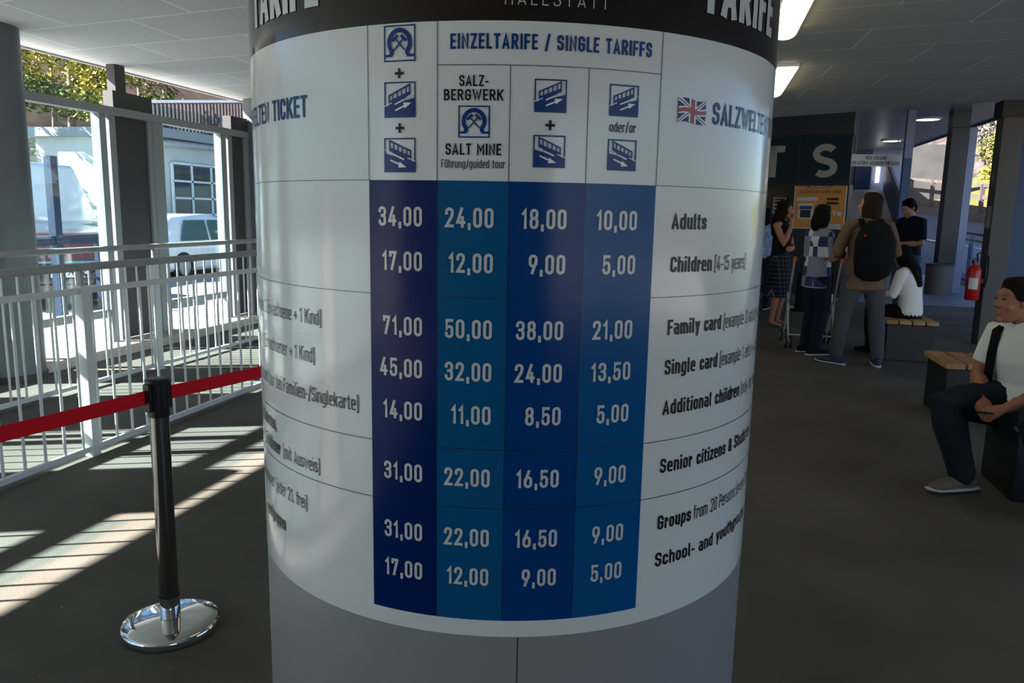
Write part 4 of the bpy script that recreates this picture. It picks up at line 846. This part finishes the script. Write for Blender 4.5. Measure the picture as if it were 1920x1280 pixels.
    if hairstyle in('bob','long'):
        for sx in (1,-1): hr.ell((sx*.07,-.01,-.03),(.03,.062,.12),12)
        hr.ell((0,-.065,-.06),(.092,.06,.13),14)
    hr.xf(hm)
    if hairstyle=='long':
        a=hm@Vector((0,-.075,-.05)); hr.loft([a,a.lerp(V['che'],.45)+Vector((0,-.09,0))*k,V['che']+Vector((0,-.13,-.02))*k],[(.085*k,.05*k),(.09*k,.045*k),(.06*k,.03*k)],14,side)
    hr.build('hair',hair,p,False,True,0,.012)
    # ---- clothes
    if top:
        t=MB(); torso(t,.014*k)
        if hem: t.loft([V['wai'],V['pel'],lo,lo-(V['wai']-V['pel']).normalized()*hem*k],[(.165*b,.125*b),(.186*b,.136*b),(.19*b,.142*b),(.19*b,.142*b)],18,side,False); t.f+= [tuple(range(len(t.v)-18,len(t.v)))]
        for s in 'RL':
            if sleeve>0: arm(t,s,.012*k,0,sleeve,.007*k if sleeve<.6 else .004*k)
        t.build('shirt',top,p,False,True,0,vox)
    if bottom and legs:
        t=MB(); t.loft([V['pel']+(V['wai']-V['pel'])*.55,V['pel'],lo],[(.152*b,.115*b),(.176*b,.126*b),(.15*b,.118*b)],18,side)
        for s in 'RL': leg(t,s,.014*k,1,.02*k)
        t.build('trousers',bottom,p,False,True,0,vox)
    if skirt:
        z=skirt[1]*k; c=V['pel']; t=MB(); t.loft([V['wai']+Vector((0,0,-.02)),c,Vector((c.x,c.y,(c.z+z)/2)),Vector((c.x,c.y,z))],[(.15*b,.12*b),(.185*b,.14*b),(.21*b,.17*b),(.235*b,.2*b)],22,side,False); t.build('skirt',skirt[0],p,False,True)
    if legs and shoes:
        for s in 'RL':
            an=V['an'+s]; d=V['to'+s].normalized(); sd=d.cross(Vector((0,0,1))); o=Vector((an.x,an.y,an.z-.09*k))
            t=MB(); t.loft([o+d*-.07*k+Vector((0,0,.05))*k,o+d*-.01*k+Vector((0,0,.055))*k,o+d*.07*k+Vector((0,0,.045))*k,o+d*.14*k+Vector((0,0,.035))*k,o+d*.19*k+Vector((0,0,.028))*k],[(.034*k,.045*k),(.038*k,.05*k),(.043*k,.04*k),(.045*k,.03*k),(.035*k,.02*k)],14,sd)
            sh_=t.build('shoe',shoes,p,False,True,0,.009)
            if sole:
                t=MB(); t.loft([o+d*-.105*k+Vector((0,0,.012))*k,o+d*-.05*k+Vector((0,0,.012))*k,o+d*.08*k+Vector((0,0,.012))*k,o+d*.17*k+Vector((0,0,.014))*k,o+d*.215*k+Vector((0,0,.02))*k],[(.03*k,.012*k),(.042*k,.012*k),(.049*k,.012*k),(.049*k,.011*k),(.03*k,.009*k)],14,sd); t.build('sole',sole,sh_,False,True)
    return p,V,k

# man sitting at the right edge
sit=dict(pel=(0,0,.52),wai=(-.01,-.03,.65),che=(.0,.01,.81),nck=(.02,.06,.97),hd=(.05,.13,1.10),shR=(.185,.03,.915),elR=(.235,.08,.655),wrR=(.08,.27,.56),shL=(-.18,.06,.915),elL=(-.235,.12,.67),wrL=(-.12,.34,.56),
  hiR=(.11,.03,.51),knR=(.18,.42,.53),anR=(.13,.27,.10),hiL=(-.10,.03,.51),knL=(-.31,.38,.53),anL=(-.37,.18,.09),toR=(.22,1,0),toL=(-.4,1,0),haR=(-.75,.6,-.25),haL=(.5,.7,-.2),paR=(-.3,-.1,-.9),paL=(.3,-.2,-.9))
SM=(1.82,4.74)
man,V,k=person('man in white t-shirt sitting on the bench at the right photo edge',SM,(-.8,-.6),1.74,sit,'skin_dark','hair','short','white_cloth',.36,'dark_jean','shoe','sole',None,.008,0,1.28,-20,0,0,True,(.75,.75))
for s in 'RL':
    a=V['an'+s]; MB().loft([a+Vector((0,0,.0)),a+Vector((0,0,.07))],[.045,.047],14).build('sock','sock',man,False,True)
q=MB(); q.loft([V['che']+Vector((.10,-.10,.0)),V['shR'].lerp(V['nck'],.35)+Vector((0,0,.045)),V['shR'].lerp(V['nck'],.3)+Vector((-.005,.09,.0)),V['che']+Vector((.125,.148,-.02)),V['che']+Vector((.16,.10,-.16))],[(.026,.011)]*5,12,(1,0,0)); 
bpk=thing('backpack','dark backpack worn by the seated man in white',"backpack",man.location,man.rotation_euler.z)
part(q.build('shoulder_strap','black_cloth',bpk,False,True),'black shoulder strap'); q=MB(); q.loft([V['wai']+Vector((0,-.2,-.02)),V['che']+Vector((0,-.21,0)),V['nck']+Vector((0,-.19,-.05))],[(.13,.07),(.14,.08),(.11,.06)],16,(1,0,0)); q.build('bag','black_cloth',bpk,False,True)
ph=thing('smartphone','dark phone held in the hands of the seated man','phone',man.location,man.rotation_euler.z); MB().bar(V['wrR']+Vector((-.10,.10,-.05)),V['wrR']+Vector((-.17,.19,-.02)),.07,.010).build('case','black',ph,False,False,.002)

# man with the backpack
bpm,V,k=person('man seen from behind wearing a big black backpack and brown shirt',(1.68,8.62),(-.12,1),1.80,dict(hd=(-.0,.03,1.615),elR=(.27,-.04,1.16),wrR=(.17,.18,1.1),elL=(-.29,-.02,1.15),wrL=(-.17,.2,1.12),anR=(.20,.0,.09),anL=(-.20,.04,.09),knR=(.16,.03,.5),knL=(-.16,.04,.5),toR=(.2,1,0),toL=(-.75,.75,0)),'skin','hair_brown','bob','brown_cloth',.92,'grey_cloth','shoe_navy','sole',None,.011,0,1.1,52,6,0,hem=.06)
bk=thing('backpack','big black backpack on the back of the man in brown','backpack',bpm.location,bpm.rotation_euler.z)
q=MB(); q.loft([V['pel']+Vector((0,-.21,.0)),V['wai']+Vector((0,-.24,0)),V['che']+Vector((0,-.25,-.02)),V['nck']+Vector((0,-.2,-.06))],[(.17,.08),(.2,.11),(.2,.11),(.14,.07)],18,(1,0,0)); q.build('bag','black_cloth',bk,False,True)
MB().ell(V['che']+Vector((-.13,-.34,.03)),(.016,.012,.014),10).build('red_tag','tail_red',bk,False,True)
for sx in (1,-1):
    q=MB(); c=V['nck'].lerp(V['shR' if sx>0 else 'shL'],.5); q.loft([c+Vector((0,-.15,-.06)),c+Vector((0,-.03,.035)),c+Vector((0,.10,-.04)),c+Vector((sx*.03,.14,-.2))],[(.035,.012)]*4,10,(1,0,0)); q.build('shoulder_strap','black_cloth',bk,False,True)
# woman in patchwork top
person('woman in navy and white patchwork top holding papers by the stroller',(1.30,9.22),(.9,.42),1.67,dict(elR=(.22,.04,1.14),wrR=(.14,.26,1.24),elL=(-.22,.02,1.12),wrL=(-.1,.27,1.18),haR=(-.1,.5,.8),haL=(.2,.8,.4)),'skin_dark','hair_black','bob','patchwork',.45,'navy_cloth','black_cloth','sole',None,.011,0,1.06,0,-8,0,hem=.05,curl=(.9,.9))
pp=tag(MB().bar((1.50,9.20,1.19),(1.62,9.33,1.30),.16,.006).build('leaflet','paper'),'white leaflet held by the woman in the patchwork top','leaflet')
# woman with plaid skirt
person('woman in black sleeveless top and dark plaid skirt touching her chin',(1.12,11.55),(.85,-.45),1.76,dict(elR=(.20,.12,1.16),wrR=(.08,.16,1.42),elL=(-.22,.06,1.13),wrL=(.08,.2,1.10),haR=(-.1,.1,.9),haL=(1,.1,.0),paR=(0,-1,0)),'skin_dark','hair','long','black_cloth',0,None,None,None,('plaid',.42),.011,0,.96,18,-6,0,curl=(.9,.6))
# man in navy
nm,V,k=person('man in navy v-neck shirt looking down at his phone',(3.1,12.9),(-.86,-.5),1.86,dict(hd=(0,.06,1.605),elR=(.25,.02,1.12),wrR=(.1,.28,1.13),elL=(-.25,.02,1.12),wrL=(-.05,.28,1.10)),'skin','hair_black','short','navy_cloth',.42,'blue_jean','shoe_navy','sole',None,.011,0,1.12,0,-28,0,curl=(.9,.9))
ph=thing('smartphone','phone held by the man in the navy shirt','phone',nm.location,nm.rotation_euler.z); MB().bar(V['wrR']+Vector((-.08,.06,.0)),V['wrR']+Vector((-.10,.11,.12)),.07,.01).build('case','black',ph,False)
# seated woman in white
person('woman in white top with long dark hair sitting on the far bench',(2.33,9.36),(-.75,.66),1.62,dict(pel=(0,0,.56),wai=(0,.01,.71),che=(0,.05,.90),nck=(0,.09,1.08),hd=(0,.16,1.215),shR=(.175,.06,1.02),elR=(.22,.12,.76),wrR=(.10,.33,.74),shL=(-.175,.06,1.02),elL=(-.21,.12,.76),wrL=(-.08,.34,.74),hiR=(.09,.03,.54),knR=(.11,.43,.53),anR=(.11,.40,.09),hiL=(-.09,.03,.54),knL=(-.1,.44,.53),anL=(-.1,.4,.09)),'skin','hair_black','long','white_cloth',.86,'black_cloth','black_cloth',None,None,.011,0,1.02,0,-22,0)
person('person in blue white patterned shirt half hidden by the pillar edge',(1.05,13.6),(.3,1),1.68,None,'skin_dark','hair_black','bob',mat('blue_white_print_cloth',(150,170,205),.85,0,.2,.4,14),.45,'navy_cloth','black_cloth','sole')
# stroller
st=thing('stroller','pale framed folding stroller with orange grips behind the patchwork top','stroller',(1.45,9.85,0))
X0,X1,Y=1.09,1.60,9.85
for x in (X0,X1):
    MB().tube([(x,Y-.30,1.06),(x,Y-.26,.98),(x,Y+.02,.48),(x,Y+.28,.10)],.013,8).build('frame_tube','stroller',st,True,True); MB().tube([(x,Y-.28,.08),(x,Y+.0,.45),(x,Y+.12,.62)],.012,8).build('frame_tube','stroller',st,True,True)
    MB().tube([(x,Y-.31,1.07),(x,Y-.38,1.05)],.02,10).build('grip','orange_grip',st,True,True)
    MB().bar((x,Y-.03,.40),(x,Y+.03,.52),.03,.05).build('hinge','stroller',st)
    for dy in (-.28,.28):
        a,b=MB(),MB()
        for dx in (-.03,.03): 
            a.loft([(x+dx-.01,Y+dy,.075),(x+dx+.01,Y+dy,.075)],[.075,.075],20,(0,0,1),False); b.loft([(x+dx-.014,Y+dy,.075),(x+dx+.014,Y+dy,.075)],[.045,.045],16,(0,0,1),False)
        w=a.build('wheel','rubber',st,True,True); b.build('hub','stroller',w,True,True)
MB().tube([(X0,Y-.28,.16),(X1,Y-.28,.16)],.010,8).build('cross_bar','stroller',st,True,True); MB().tube([(X0,Y,.46),(X1,Y,.46)],.010,8).build('cross_bar','stroller',st,True,True)
q=MB(); q.bar((1.345,Y-.12,.44),(1.345,Y+.2,.40),.40,.03); q.bar((1.345,Y-.13,.44),(1.345,Y-.22,.9),.40,.03); q.build('seat','black_cloth',st,True,False,.01)
